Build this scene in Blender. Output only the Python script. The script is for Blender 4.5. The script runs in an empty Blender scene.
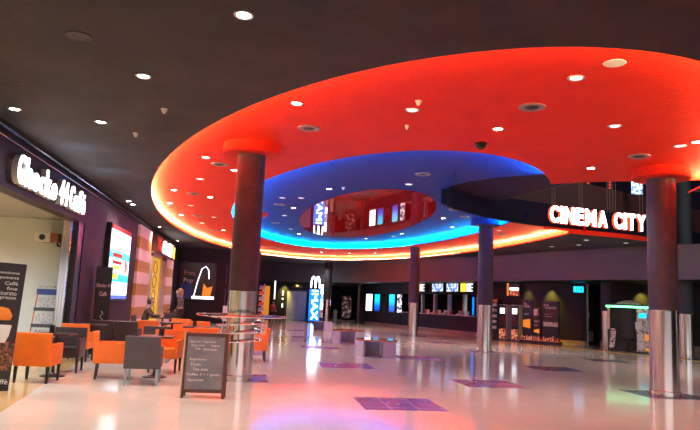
import bpy, bmesh, math, random
from math import sin, cos, pi, radians as R_
from mathutils import Vector, Matrix, geometry
random.seed(7)
sc = bpy.context.scene
col = sc.collection
# ------------------------------------------------------------------ materials
def mat(name, c, rough=.5, metal=0, em=None, es=0, spec=.5, noise=None, bump=None, coat=0, ior=1.5):
    m = bpy.data.materials.new(name); m.use_nodes = True
    nt = m.node_tree; b = nt.nodes['Principled BSDF']
    b.inputs['Base Color'].default_value = (*c, 1); b.inputs['Roughness'].default_value = rough
    b.inputs['Metallic'].default_value = metal; b.inputs['Specular IOR Level'].default_value = spec
    b.inputs['IOR'].default_value = ior; b.inputs['Coat Weight'].default_value = coat
    if em: b.inputs['Emission Color'].default_value = (*em, 1); b.inputs['Emission Strength'].default_value = es
    if noise or bump:
        tc = nt.nodes.new('ShaderNodeTexCoord')
    if noise:
        sc_, amt = noise
        n = nt.nodes.new('ShaderNodeTexNoise'); n.inputs['Scale'].default_value = sc_; n.inputs['Detail'].default_value = 5
        nt.links.new(tc.outputs['Object'], n.inputs['Vector'])
        r = nt.nodes.new('ShaderNodeValToRGB')
        r.color_ramp.elements[0].position = .3; r.color_ramp.elements[1].position = .7
        r.color_ramp.elements[0].color = (*[x*(1-amt) for x in c], 1); r.color_ramp.elements[1].color = (*[min(1, x*(1+amt)) for x in c], 1)
        nt.links.new(n.outputs['Fac'], r.inputs['Fac']); nt.links.new(r.outputs['Color'], b.inputs['Base Color'])
    if bump:
        sc_, st = bump
        n = nt.nodes.new('ShaderNodeTexNoise'); n.inputs['Scale'].default_value = sc_; n.inputs['Detail'].default_value = 4
        nt.links.new(tc.outputs['Object'], n.inputs['Vector'])
        bp = nt.nodes.new('ShaderNodeBump'); bp.inputs['Strength'].default_value = st; bp.inputs['Distance'].default_value = .02
        nt.links.new(n.outputs['Fac'], bp.inputs['Height']); nt.links.new(bp.outputs['Normal'], b.inputs['Normal'])
    return m
def grid_mat(name, c, c2, size, line, rough, ang=0, noise=.06, blotch=.5):
    m = mat(name, c, rough); nt = m.node_tree; b = nt.nodes['Principled BSDF']
    tc = nt.nodes.new('ShaderNodeTexCoord'); br = nt.nodes.new('ShaderNodeTexBrick')
    br.offset = 0; br.inputs['Scale'].default_value = 1
    br.inputs['Brick Width'].default_value = size; br.inputs['Row Height'].default_value = size
    br.inputs['Mortar Size'].default_value = line; br.inputs['Mortar Smooth'].default_value = .4
    br.inputs['Color1'].default_value = (*c, 1); br.inputs['Color2'].default_value = (*[x*(1-noise) for x in c], 1)
    br.inputs['Mortar'].default_value = (*c2, 1)
    nt.links.new(tc.outputs['Object'], br.inputs['Vector'])
    n = nt.nodes.new('ShaderNodeTexNoise'); n.inputs['Scale'].default_value = blotch; n.inputs['Detail'].default_value = 6
    nt.links.new(tc.outputs['Object'], n.inputs['Vector'])
    mr = nt.nodes.new('ShaderNodeMapRange'); mr.inputs['To Min'].default_value = rough*.7; mr.inputs['To Max'].default_value = rough*1.35
    nt.links.new(n.outputs['Fac'], mr.inputs['Value']); nt.links.new(mr.outputs['Result'], b.inputs['Roughness'])
    nt.links.new(br.outputs['Color'], b.inputs['Base Color']); b.inputs['Specular IOR Level'].default_value = .42
    return m
def ramp_emit(name, stops, axis='Z', lo=0, hi=1, strength=3):
    """a backlit print / screen: colour bands along one object axis"""
    m = bpy.data.materials.new(name); m.use_nodes = True; nt = m.node_tree; b = nt.nodes['Principled BSDF']
    tc = nt.nodes.new('ShaderNodeTexCoord'); sp = nt.nodes.new('ShaderNodeSeparateXYZ'); nt.links.new(tc.outputs['Object'], sp.inputs[0])
    mr = nt.nodes.new('ShaderNodeMapRange'); mr.inputs['From Min'].default_value = lo; mr.inputs['From Max'].default_value = hi
    nt.links.new(sp.outputs[axis], mr.inputs['Value'])
    r = nt.nodes.new('ShaderNodeValToRGB'); nt.links.new(mr.outputs['Result'], r.inputs['Fac'])
    e = r.color_ramp.elements
    while len(e) < len(stops): e.new(.5)
    for i, (p, c) in enumerate(stops): e[i].position = p; e[i].color = (*c, 1)
    b.inputs['Base Color'].default_value = (.02, .02, .02, 1); b.inputs['Roughness'].default_value = .2
    nt.links.new(r.outputs['Color'], b.inputs['Emission Color']); b.inputs['Emission Strength'].default_value = strength
    return m
def mottle(name, cols, scale, rough=.4, es=0, contrast=(.35, .65)):
    """printed picture of mixed colours (photos, posters)"""
    m = bpy.data.materials.new(name); m.use_nodes = True; nt = m.node_tree; b = nt.nodes['Principled BSDF']
    tc = nt.nodes.new('ShaderNodeTexCoord'); n = nt.nodes.new('ShaderNodeTexNoise'); n.inputs['Scale'].default_value = scale; n.inputs['Detail'].default_value = 2
    nt.links.new(tc.outputs['Object'], n.inputs['Vector'])
    r = nt.nodes.new('ShaderNodeValToRGB'); nt.links.new(n.outputs['Fac'], r.inputs['Fac']); e = r.color_ramp.elements
    while len(e) < len(cols): e.new(.5)
    for i, c in enumerate(cols):
        e[i].position = contrast[0]+(contrast[1]-contrast[0])*i/(len(cols)-1); e[i].color = (*c, 1)
    nt.links.new(r.outputs['Color'], b.inputs['Base Color']); b.inputs['Roughness'].default_value = rough
    if es: nt.links.new(r.outputs['Color'], b.inputs['Emission Color']); b.inputs['Emission Strength'].default_value = es
    return m
M = {}
M['floor'] = grid_mat('floor_stone', (.76, .64, .53), (.67, .56, .47), .418, .004, .10)
M['patch'] = grid_mat('floor_dark_stone', (.15, .10, .16), (.4, .3, .3), .418, .007, .26, noise=.25)
M['cafe_floor'] = grid_mat('floor_cafe_stone', (.68, .42, .17), (.55, .34, .15), .418, .004, .14)
M['yellow'] = mat('yellow_floor_strip', (.75, .5, .08), .2)
M['tan'] = mat('tan_skirting', (.36, .22, .14), .4, noise=(3, .15))
M['ceil'] = mat('black_plaster', (.034, .029, .031), .8, noise=(1.3, .3), bump=(9, .5))
M['red'] = mat('red_plaster', (.80, .030, .008), .6, noise=(2, .05), bump=(14, .7), spec=.12)
M['blue'] = mat('blue_plaster', (.012, .042, .25), .6, bump=(14, .5), spec=.12)
M['film'] = mat('red_stretch_film', (.62, .012, .01), .015, spec=.5, ior=2.0)
M['void'] = mat('dark_plum_plaster', (.028, .019, .036), .8, spec=.1)
M['brown'] = mat('brown_board', (.075, .024, .022), .6, noise=(2, .1))
M['fascia_blue'] = mat('navy_fascia', (.008, .008, .020), .7, spec=.08)
M['bulk'] = mat('taupe_bulkhead', (.10, .080, .082), .65, noise=(1, .08))
M['darkwall'] = mat('charcoal_wall', (.011, .009, .012), .5, spec=.25, noise=(2, .15))
M['greywall'] = mat('grey_green_wall', (.07, .075, .07), .6)
M['leftwall'] = mat('brown_plum_wall', (.030, .016, .020), .55, spec=.25, noise=(1.5, .12))
M['white_wall'] = mat('cafe_plaster', (.62, .62, .57), .8, noise=(1, .04))
M['cafe_ceil'] = mat('cafe_ceiling', (.35, .33, .3), .8)
M['col'] = mat('column_charcoal', (.036, .041, .049), .5, spec=.2, noise=(6, .12), bump=(60, .15))
M['led_warm'] = mat('led_warm', (1, 1, 1), .5, em=(1, .76, .36), es=130)
M['led_blue'] = mat('led_blue', (1, 1, 1), .5, em=(.0, .5, 1), es=300)
M['lamp'] = mat('lamp_lens', (1, 1, 1), .3, em=(1, .93, .82), es=40)
M['lamp_dim'] = mat('lamp_glass', (.8, .8, .8), .2, em=(1, .95, .9), es=1.6)
M['trim_metal'] = mat('lamp_ring', (.62, .6, .58), .3, .9)
M['vent'] = mat('vent_metal', (.35, .22, .2), .45, .4)
M['ventdark'] = mat('vent_dark', (.05, .03, .03), .6)
M['white_plastic'] = mat('white_plastic', (.75, .73, .7), .4)
M['black_plastic'] = mat('black_plastic', (.012, .012, .013), .3)
M['orange'] = mat('orange_leatherette', (.90, .18, .015), .42, noise=(8, .06), bump=(60, .08))
M['greyseat'] = mat('charcoal_leatherette', (.060, .060, .068), .42, noise=(8, .1), bump=(60, .08))
M['darkseat'] = mat('dark_brown_leatherette', (.04, .028, .03), .45, noise=(8, .1), bump=(60, .08))
M['legwood'] = mat('black_wood', (.02, .016, .016), .35)
M['legsilver'] = mat('grey_painted_leg', (.30, .33, .36), .3, .6)
M['tabletop'] = mat('wenge_table', (.045, .024, .02), .3)
M['board_wood'] = mat('dark_red_wood', (.085, .035, .025), .45, noise=(12, .3))
M['lightwood'] = mat('pale_wood_edge', (.62, .4, .24), .5)
M['slate'] = mat('chalk_slate', (.17, .185, .20), .35, noise=(4, .25))
M['chalk'] = mat('chalk', (.75, .75, .72), .9)
M['ink_white'] = mat('white_print', (.8, .78, .76), .5)
M['ink_orange'] = mat('orange_print', (.9, .25, .03), .5)
M['panel_black'] = mat('black_panel', (.014, .010, .012), .3)
M['panel_brown'] = mat('banner_brown', (.022, .012, .013), .35)
M['bench'] = mat('bench_grey', (.55, .53, .52), .4, noise=(5, .05))
M['bench_dark'] = mat('bench_inner', (.26, .24, .25), .5)
M['bench_top'] = mat('bench_wood', (.52, .15, .06), .15, noise=(9, .2), coat=.6)
M['glow_white'] = mat('lit_letter_white', (1, 1, 1), .4, em=(.9, .94, 1), es=7)
M['sign_cine'] = mat('lit_letter_pinkish', (1, 1, 1), .4, em=(1, .86, .86), es=9)
M['letter_red'] = mat('letter_red_return', (.75, .06, .02), .4, em=(1, .12, .03), es=.9)
M['letter_side'] = mat('letter_side_grey', (.55, .53, .52), .4)
M['glass'] = mat('dark_glass', (.01, .01, .012), .04)
M['screen_white'] = mat('screen_white', (1, 1, 1), .3, em=(.85, .9, 1), es=3)
M['imax_blue'] = mat('blue_lightbox', (0, .1, .6), .3, em=(.0, .17, 1), es=1.9)
M['cyan_em'] = mat('cyan_sign', (0, .4, .8), .3, em=(0, .62, 1), es=1.6)
M['green_em'] = mat('green_led', (0, .8, .3), .3, em=(.12, 1, .38), es=5)
M['steel_flat'] = mat('elevator_steel', (.5, .49, .48), .42, 1, noise=(.8, .12))
M['lift'] = mat('lift_door', (.46, .45, .44), .5, .5, noise=(.8, .15))
M['chrome'] = mat('polished_chrome', (.75, .73, .72), .12, 1)
M['skin'] = mat('skin', (.55, .33, .25), .5)
M['hair'] = mat('dark_hair', (.02, .012, .01), .5)
M['blond'] = mat('blond_hair', (.5, .3, .12), .5)
M['cloth_black'] = mat('black_cloth', (.025, .02, .022), .8)
M['cloth_brown'] = mat('brown_jacket', (.06, .035, .03), .8)
M['cloth_red'] = mat('red_cloth', (.55, .03, .04), .8)
M['cloth_grey'] = mat('grey_cloth', (.14, .12, .13), .8)
M['stripe_pink'] = mat('pink_panel', (.62, .34, .34), .45, em=(.9, .45, .42), es=.18)
M['stripe_orange'] = mat('amber_panel', (.42, .17, .045), .45, em=(.9, .35, .06), es=.08)
M['yellowglass'] = mat('yellow_backlit_glass', (.6, .45, .03), .3, em=(.75, .55, .02), es=.45)
M['cream'] = mat('cream_frame', (.62, .45, .32), .5)
M['signbox'] = mat('maroon_signbox', (.13, .03, .02), .4)
M['red_em'] = mat('red_lit_letter', (.6, .04, .02), .4, em=(.8, .06, .03), es=.5)
M['yellow_em'] = mat('yellow_lit', (.8, .6, .05), .4, em=(1, .7, .05), es=1.2)
M['orange_panel'] = mat('orange_panel', (.7, .25, .03), .5, em=(1, .35, .02), es=.25)
M['redplastic'] = mat('red_plastic', (.6, .03, .02), .4)
M['popcorn'] = mottle('warm_snack_print', [(.05, .015, .01), (.45, .03, .02), (.8, .35, .12), (.9, .7, .4)], 9, es=.35)
M['photos'] = mottle('photo_strip_print', [(.02, .02, .02), (.25, .15, .12), (.7, .6, .55), (.1, .1, .12)], 14, es=.2)
M['bw_print'] = mottle('grey_poster_print', [(.01, .01, .02), (.1, .12, .2), (.9, .9, .9)], 5, es=1.6, contrast=(.42, .56))
M['movie'] = mottle('film_poster_print', [(.02, .02, .02), (.18, .05, .04), (.7, .62, .6)], 3.2, es=.25, contrast=(.4, .65))
M['coffee'] = mottle('coffee_bean_print', [(.02, .01, .01), (.14, .05, .03), (.4, .13, .05)], 26, es=0)
M['tvprint'] = mottle('menu_screen_print', [(.05, .12, .35), (.15, .4, .75), (.9, .95, 1)], 7, es=1.1, contrast=(.38, .56))
M['paper'] = mottle('magazine_print', [(.3, .15, .1), (.7, .65, .6), (.12, .25, .5)], 22)
M['bluestrip'] = mat('navy_header', (.03, .06, .25), .5)
M['rackred'] = mat('rack_orange_red', (.72, .12, .04), .4)
M['speaker_brown'] = mat('projector_side', (.36, .11, .05), .5)
# brushed steel with vertical streaks
m = mat('brushed_steel', (.70, .64, .62), .2, 1); nt = m.node_tree; b = nt.nodes['Principled BSDF']
tc = nt.nodes.new('ShaderNodeTexCoord'); mp = nt.nodes.new('ShaderNodeMapping'); mp.inputs['Scale'].default_value = (26, 26, .25)
n = nt.nodes.new('ShaderNodeTexNoise'); n.inputs['Scale'].default_value = 1; n.inputs['Detail'].default_value = 3
nt.links.new(tc.outputs['Object'], mp.inputs[0]); nt.links.new(mp.outputs[0], n.inputs['Vector'])
mr = nt.nodes.new('ShaderNodeMapRange'); mr.inputs['To Min'].default_value = .04; mr.inputs['To Max'].default_value = .2
nt.links.new(n.outputs['Fac'], mr.inputs['Value']); nt.links.new(mr.outputs[0], b.inputs['Roughness'])
bp = nt.nodes.new('ShaderNodeBump'); bp.inputs['Strength'].default_value = .25; bp.inputs['Distance'].default_value = .01
nt.links.new(n.outputs['Fac'], bp.inputs['Height']); nt.links.new(bp.outputs['Normal'], b.inputs['Normal'])
M['steel'] = m
# ------------------------------------------------------------------ helpers
def tag(o, label=None, cat=None, group=None, kind=None):
    if label: o['label'] = label
    if cat: o['category'] = cat
    if group: o['group'] = group
    if kind: o['kind'] = kind
    return o
def obj(name, bm, m, parent=None, loc=(0, 0, 0), rz=0, smooth=False, kind=None):
    me = bpy.data.meshes.new(name)
    bmesh.ops.recalc_face_normals(bm, faces=bm.faces[:])
    bm.to_mesh(me); bm.free()
    for k in (m if isinstance(m, (list, tuple)) else [m]): me.materials.append(M[k])
    if smooth:
        for p in me.polygons: p.use_smooth = True
        try: me.set_sharp_from_angle(angle=R_(35))
        except Exception: pass
    o = bpy.data.objects.new(name, me); col.objects.link(o)
    o.location = loc; o.rotation_euler = (0, 0, rz)
    if parent: o.parent = parent
    if kind: o['kind'] = kind
    return o
def thing(name, label, cat, loc=(0, 0, 0), rz=0, group=None):
    o = bpy.data.objects.new(name, None); col.objects.link(o); o.empty_display_size = .1
    o.location = loc; o.rotation_euler = (0, 0, rz)
    return tag(o, label, cat, group)
def copy_tree(o, parent=None):
    c = o.copy(); col.objects.link(c); c.parent = parent
    for ch in [x for x in bpy.data.objects if x.parent == o]: copy_tree(ch, c)
    return c
def BM(): return bmesh.new()
def box(bm, x0, x1, y0, y1, z0, z1, bev=0, T=None, mi=0):
    vs = [bm.verts.new(p) for p in [(x0, y0, z0), (x1, y0, z0), (x1, y1, z0), (x0, y1, z0), (x0, y0, z1), (x1, y0, z1), (x1, y1, z1), (x0, y1, z1)]]
    fs = [bm.faces.new([vs[i] for i in f]) for f in [(0, 3, 2, 1), (4, 5, 6, 7), (0, 1, 5, 4), (1, 2, 6, 5), (2, 3, 7, 6), (3, 0, 4, 7)]]
    for f in fs: f.material_index = mi
    if T is not None: bmesh.ops.transform(bm, matrix=T, verts=vs)
    if bev:
        es = list({e for f in fs for e in f.edges})
        bmesh.ops.bevel(bm, geom=es, offset=bev, segments=2, profile=.7, affect='EDGES')
    return bm
def frust(bm, x, y, z0, z1, a0, a1, dx=0, dy=0):
    """tapered square leg, base half width a0, top half width a1, top shifted by dx, dy"""
    vs = [bm.verts.new((x+s*a0, y+t*a0, z0)) for s, t in ((-1, -1), (1, -1), (1, 1), (-1, 1))]+[bm.verts.new((x+dx+s*a1, y+dy+t*a1, z1)) for s, t in ((-1, -1), (1, -1), (1, 1), (-1, 1))]
    for f in [(0, 3, 2, 1), (4, 5, 6, 7), (0, 1, 5, 4), (1, 2, 6, 5), (2, 3, 7, 6), (3, 0, 4, 7)]: bm.faces.new([vs[i] for i in f])
    return bm
def lathe(bm, prof, seg=32, cx=0, cy=0):
    rings = []
    for r, z in prof:
        rings.append([bm.verts.new((cx+r*cos(2*pi*i/seg), cy+r*sin(2*pi*i/seg), z)) for i in range(seg)] if r > 1e-6 else [bm.verts.new((cx, cy, z))])
    for a, b_ in zip(rings, rings[1:]):
        for i in range(seg):
            j = (i+1) % seg
            if len(a) == 1 and len(b_) == 1: continue
            if len(a) == 1: bm.faces.new((a[0], b_[i], b_[j]))
            elif len(b_) == 1: bm.faces.new((a[i], a[j], b_[0]))
            else: bm.faces.new((a[i], a[j], b_[j], b_[i]))
    return bm
def tube(bm, pts, r, seg=8, closed=False):
    pts = [Vector(p) for p in pts]; n = len(pts); rings = []
    for i, p in enumerate(pts):
        a = pts[(i-1) % n] if (closed or i) else p; b_ = pts[(i+1) % n] if (closed or i < n-1) else p
        t = (b_-a).normalized(); up = Vector((0, 0, 1)) if abs(t.z) < .9 else Vector((1, 0, 0))
        s = t.cross(up).normalized(); u = s.cross(t)
        rings.append([bm.verts.new(p+(s*cos(2*pi*k/seg)+u*sin(2*pi*k/seg))*r) for k in range(seg)])
    for i in range(n if closed else n-1):
        a, b_ = rings[i], rings[(i+1) % n]
        for k in range(seg): bm.faces.new((a[k], a[(k+1) % seg], b_[(k+1) % seg], b_[k]))
    if not closed: bm.faces.new(rings[0]); bm.faces.new(rings[-1])
    return bm
def prism(bm, poly, z0, z1):
    a = [bm.verts.new((x, y, z0)) for x, y in poly]; b_ = [bm.verts.new((x, y, z1)) for x, y in poly]; n = len(poly)
    bm.faces.new(a); bm.faces.new(b_)
    for i in range(n): bm.faces.new((a[i], a[(i+1) % n], b_[(i+1) % n], b_[i]))
    return bm
def prism_y(bm, poly, y0, y1):
    """outline in x,z extruded along y"""
    a = [bm.verts.new((x, y0, z)) for x, z in poly]; b_ = [bm.verts.new((x, y1, z)) for x, z in poly]; n = len(poly)
    bm.faces.new(a); bm.faces.new(b_)
    for i in range(n): bm.faces.new((a[i], a[(i+1) % n], b_[(i+1) % n], b_[i]))
    return bm
def strip(bm, pts, z0, z1, th=.12, side=1):
    """vertical wall along a polyline, thickness to one side"""
    P = [Vector((x, y)) for x, y in pts]; off = []
    for i in range(len(P)):
        d = (P[min(i+1, len(P)-1)]-P[max(i-1, 0)]).normalized(); off.append(P[i]+Vector((-d.y, d.x))*th*side)
    for i in range(len(P)-1):
        q = [P[i], P[i+1], off[i+1], off[i]]; prism(bm, [(v.x, v.y) for v in q], z0, z1)
    return bm
def text_bm(s, w, h, depth=.02, rot=0, bold=0):
    """lettering standing in the x-z plane facing -y, centred, fitted in w x h (w or h may be None)"""
    cu = bpy.data.curves.new('t', 'FONT'); cu.body = s; cu.extrude = .02; cu.offset = bold; cu.resolution_u = 3
    o = bpy.data.objects.new('t', cu); me = bpy.data.meshes.new_from_object(o)
    bm = BM(); bm.from_mesh(me); bpy.data.objects.remove(o); bpy.data.curves.remove(cu); bpy.data.meshes.remove(me)
    if rot: bmesh.ops.rotate(bm, verts=bm.verts[:], cent=(0, 0, 0), matrix=Matrix.Rotation(rot, 3, 'Z'))
    xs = [v.co.x for v in bm.verts]; ys = [v.co.y for v in bm.verts]
    bw, bh = max(xs)-min(xs), max(ys)-min(ys); cx, cy = (max(xs)+min(xs))/2, (max(ys)+min(ys))/2
    sx = (w/bw) if w else h/bh; sy = (h/bh) if h else sx
    if not w: sx = sy
    for v in bm.verts: v.co = Vector(((v.co.x-cx)*sx, (-depth/2 if v.co.z > 0 else depth/2), (v.co.y-cy)*sy))
    return bm
def shift(bm, x=0, y=0, z=0, rz=0):
    bmesh.ops.transform(bm, matrix=Matrix.Translation((x, y, z)) @ Matrix.Rotation(rz, 4, 'Z'), verts=bm.verts[:]); return bm
def struct(name, bm, m, smooth=False): return obj(name, bm, m, smooth=smooth, kind='structure')
# ------------------------------------------------------------------ camera
YAW, PIT, ROL, F = .142, R_(7.658), R_(2.551), 650.0
def tog(v): return Vector((v[0]*cos(YAW)+v[1]*sin(YAW), -v[0]*sin(YAW)+v[1]*cos(YAW), v[2]))
fw = Vector((0, cos(PIT), sin(PIT))); r0 = Vector((1, 0, 0)); u0 = Vector((0, -sin(PIT), cos(PIT)))
Rr = r0*cos(ROL)+u0*sin(ROL); Ur = -r0*sin(ROL)+u0*cos(ROL)
fw, Rr, Ur = tog(fw), tog(Rr), tog(Ur)
cam = bpy.data.cameras.new('camera'); co = bpy.data.objects.new('camera', cam); col.objects.link(co)
cam.sensor_width = 36; cam.lens = 36*F/700; cam.clip_end = 300
mw = Matrix.Identity(4)
for i, a in enumerate((Rr, Ur, -fw)):
    for k in range(3): mw[k][i] = a[k]
mw[2][3] = 1.5
co.matrix_world = mw; sc.camera = co
def px(x, y, z):          # picture position, used only to word the labels of look-alike lamps from left to right
    P = Vector((x, y, z-1.5)); return 350+F*P.dot(Rr)/P.dot(fw)
# ------------------------------------------------------------------ outlines of the ceiling trays
def ell(cx, cy, a, b_, n=160): return [(cx+a*cos(2*pi*i/n), cy+b_*sin(2*pi*i/n)) for i in range(n)]
O1 = ell(3.7, 23.8, 6.95, 18.0); O1b = ell(3.7, 23.8, 7.3, 18.35)
O2 = ell(3.8, 23.5, 4.7, 12.0); O2b = ell(3.8, 23.5, 5.05, 12.35)
def smooth_poly(ctrl, n=8):
    out = []
    for i in range(len(ctrl)-1):
        p0 = Vector(ctrl[max(i-1, 0)]); p1 = Vector(ctrl[i]); p2 = Vector(ctrl[i+1]); p3 = Vector(ctrl[min(i+2, len(ctrl)-1)])
        for k in range(n):
            t = k/n; out.append(tuple(.5*((2*p1)+(p2-p0)*t+(2*p0-5*p1+4*p2-p3)*t*t+(-p0+3*p1-3*p2+p3)*t**3)))
    out.append(tuple(ctrl[-1])); return out
FARV = smooth_poly([(4.97, 16.75), (5.35, 17.35), (6.1, 18.15), (7.0, 18.9), (8.1, 19.55), (9.4, 20.05), (11, 20.4), (13, 20.85), (15, 21.9), (16.6, 23.6), (19, 25)])
NEARV = smooth_poly([(19, 9.0), (14, 10.2), (9.15, 12.4), (8.35, 12.8), (7.45, 13.28), (6.55, 13.95), (5.75, 14.75), (5.3, 15.4), (5.03, 16.1), (4.97, 16.75)])
V = NEARV[:-1]+FARV
def inside(p, poly):
    x, y = p; c = False; j = len(poly)-1
    for i in range(len(poly)):
        xi, yi = poly[i]; xj, yj = poly[j]
        if (yi > y) != (yj > y) and x < (xj-xi)*(y-yi)/(yj-yi)+xi: c = not c
        j = i
    return c
def planar(polys, test, z, bm):
    vs, es = [], []
    for p in polys:
        k = len(vs); vs += [Vector(q) for q in p]; es += [(k+i, k+(i+1) % len(p)) for i in range(len(p))]
    v2, e2, f2, *_ = geometry.delaunay_2d_cdt(vs, es, [], 0, 1e-5)
    vm = [bm.verts.new((p.x, p.y, z)) for p in v2]
    for f in f2:
        c = sum((v2[i] for i in f), Vector((0, 0)))/len(f)
        if test((c.x, c.y)): bm.faces.new([vm[i] for i in f])
    return bm
def curtain(bm, poly, z0, z1, closed=True, skipV=True):
    n = len(poly)
    for i in range(n if closed else n-1):
        a, b_ = poly[i], poly[(i+1) % n]
        if skipV and inside(((a[0]+b_[0])/2, (a[1]+b_[1])/2), V): continue
        q = [bm.verts.new((a[0], a[1], z0)), bm.verts.new((b_[0], b_[1], z0)), bm.verts.new((b_[0], b_[1], z1)), bm.verts.new((a[0], a[1], z1))]
        bm.faces.new(q)
def ledge(bm, pi_, po, z):
    n = len(pi_)
    for i in range(n):
        j = (i+1) % n
        if inside(pi_[i], V) or inside(pi_[j], V): continue
        bm.faces.new([bm.verts.new((*pi_[i], z)), bm.verts.new((*pi_[j], z)), bm.verts.new((*po[j], z)), bm.verts.new((*po[i], z))])
BND = [(-4.5, -14), (19, -14), (19, 62), (-4.5, 62)]
Z1, Z2, Z3 = 4.15, 4.40, 4.65
bm = BM(); planar([BND, O1, V], lambda p: inside(p, BND) and not inside(p, O1) and not inside(p, V), Z1, bm)
struct('ceiling', bm, 'ceil')
bm = BM(); planar([O1b, O2, V], lambda p: inside(p, O1b) and not inside(p, O2) and not inside(p, V), Z2, bm)
curtain(bm, O1, Z1, Z1+.045); ledge(bm, O1, O1b, Z1+.045); curtain(bm, O1b, Z1+.045, Z2)
bmesh.ops.remove_doubles(bm, verts=bm.verts[:], dist=1e-4)
struct('ceiling_red_ring', bm, 'red')
bm = BM(); planar([O2b, V], lambda p: inside(p, O2b) and not inside(p, V), Z3, bm)
curtain(bm, O2, Z2, Z2+.03); ledge(bm, O2, O2b, Z2+.03); curtain(bm, O2b, Z2+.03, Z3)
bmesh.ops.remove_doubles(bm, verts=bm.verts[:], dist=1e-4)
struct('ceiling_blue_oval', bm, 'blue')
bm = BM(); prism(bm, ell(3.85, 24.2, 2.25, 6.9), Z3-.03, Z3-.004)
tag(obj('stretch_panel', bm, 'film'), 'glossy red oval mirror panel set in the middle of the blue ceiling', 'ceiling panel')
# led strips lying on the ledges
def led(name, cx, cy, a, b_, z, m, label):
    P = ell(cx, cy, a, b_, 200); runs, cur = [], []
    k0 = next((i for i in range(len(P)) if inside(P[i], V)), 0)
    for i in range(len(P)+1):
        p = P[(k0+i) % len(P)]
        if inside(p, V):
            if len(cur) > 1: runs.append(cur)
            cur = []
        else: cur.append((p[0], p[1], z))
    if len(cur) > 1: runs.append(cur)
    bm = BM()
    for r in runs:
        for p, q in zip(r, r[1:]):
            n_ = Vector((p[0]-cx, (p[1]-cy)*(a/b_)**2, 0)).normalized()*.07
            a4 = [Vector(p)-n_, Vector(q)-n_, Vector(q)+n_, Vector(p)+n_]
            lo = [bm.verts.new(v) for v in a4]; hi = [bm.verts.new(v+Vector((0, 0, .008))) for v in a4]
            bm.faces.new(lo); bm.faces.new(hi)
            for i in range(4): bm.faces.new((lo[i], lo[(i+1) % 4], hi[(i+1) % 4], hi[i]))
    bmesh.ops.remove_doubles(bm, verts=bm.verts[:], dist=1e-5)
    return tag(obj(name, bm, m), label, 'led strip')
led('led_strip', 3.7, 23.8, 7.09, 18.14, Z1+.049, 'led_warm', 'warm white led strip glowing along the rim of the red ceiling ring')
led('led_strip', 3.8, 23.5, 4.84, 12.14, Z2+.034, 'led_blue', 'cyan blue led strip glowing along the rim of the blue ceiling oval')
# ---- opening to the upper floor
bm = BM()
for i in range(len(NEARV)-1):
    mx = ((NEARV[i][0]+NEARV[i+1][0])/2, (NEARV[i][1]+NEARV[i+1][1])/2)
    curtain(bm, NEARV[i:i+2], Z3 if inside(mx, O2b) else (Z2 if inside(mx, O1b) else Z1), 4.8, closed=False, skipV=False)
struct('wall_void_near', bm, 'fascia_blue')
bm = BM(); prism(bm, [(4.6, 11.5), (10, 11.0), (8.35, 13.1), (7.95, 15.5), (7.45, 18.1), (7.2, 20.6), (4.6, 20.6)], 4.8, 4.95)
struct('ceiling_void_slab', bm, 'void')
bm = BM(); tube(bm, [(8.37, 13.1, 4.83), (7.97, 15.5, 4.83), (7.47, 18.1, 4.83), (7.25, 19.9, 4.83)], .03, 6); struct('trim_1', bm, 'brown')
bm = BM(); strip(bm, FARV, 4.26, 5.02, .12, 1); struct('wall_void_fascia', bm, 'fascia_blue')
bm = BM(); strip(bm, [p for p in FARV if p[0] > 9.3], 4.2, 4.26, .14, 1); struct('trim_glow_upper', bm, 'red')  # red strip stands in for the red glow along the fascia's lower edge
bm = BM(); strip(bm, [p for p in FARV if p[0] > 10.2], 4.12, 4.2, .14, 1); struct('trim_glow_lower', bm, 'red')  # lower part of the same painted red glow
bm = BM(); strip(bm, [(7.2, 22.0), (12.9, 24.2), (16.3, 25.9), (22, 29)], 5.0, 6.7, .15, 1); struct('wall_upper_parapet', bm, 'brown')
bm = BM(); box(bm, 6, 30, 36, 36.2, 4.6, 13); box(bm, 6, 6.2, 19, 36, 4.96, 13); box(bm, 27, 27.2, 9, 36, 4.3, 13); struct('wall_upper', bm, 'void')
bm = BM(); box(bm, 4.6, 30, 8, 36, 13, 13.2); struct('ceiling_upper', bm, 'void')
for x, y, z in ((13.38, 24.75, 7.7), (14.72, 25.4, 7.7)):
    t = thing('lit_pilaster', 'pink lit post on the upper floor, %s of the two above the cinema letters' % ('left' if x < 14 else 'right'), 'post', (x, y, z-2.0), 0, 'lit posts upstairs')
    bm = BM(); box(bm, -.09, .09, -.06, .06, 0, 3.4); obj('shaft', bm, 'void', t)
    bm = BM()
    for k in range(6): box(bm, -.06, .06, -.07, -.061, .95+k*.12, 1.03+k*.12)
    obj('light_slot', bm, 'red_em', t)
t = thing('upstairs_screen', 'bright cyan and white video screen on the upper floor beside the pillar', 'screen', (15.72, 24.95, 6.46), -.2)
bm = BM(); box(bm, -.25, .25, 0, .06, .06, .66, .01); obj('frame', bm, 'black_plastic', t)
bm = BM(); box(bm, -.23, .23, -.012, -.001, .08, .64); obj('display', bm, 'tvprint', t)
bm = BM(); box(bm, -.03, .03, .0, .05, -.02, .06); obj('bracket', bm, 'black_plastic', t)
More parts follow.
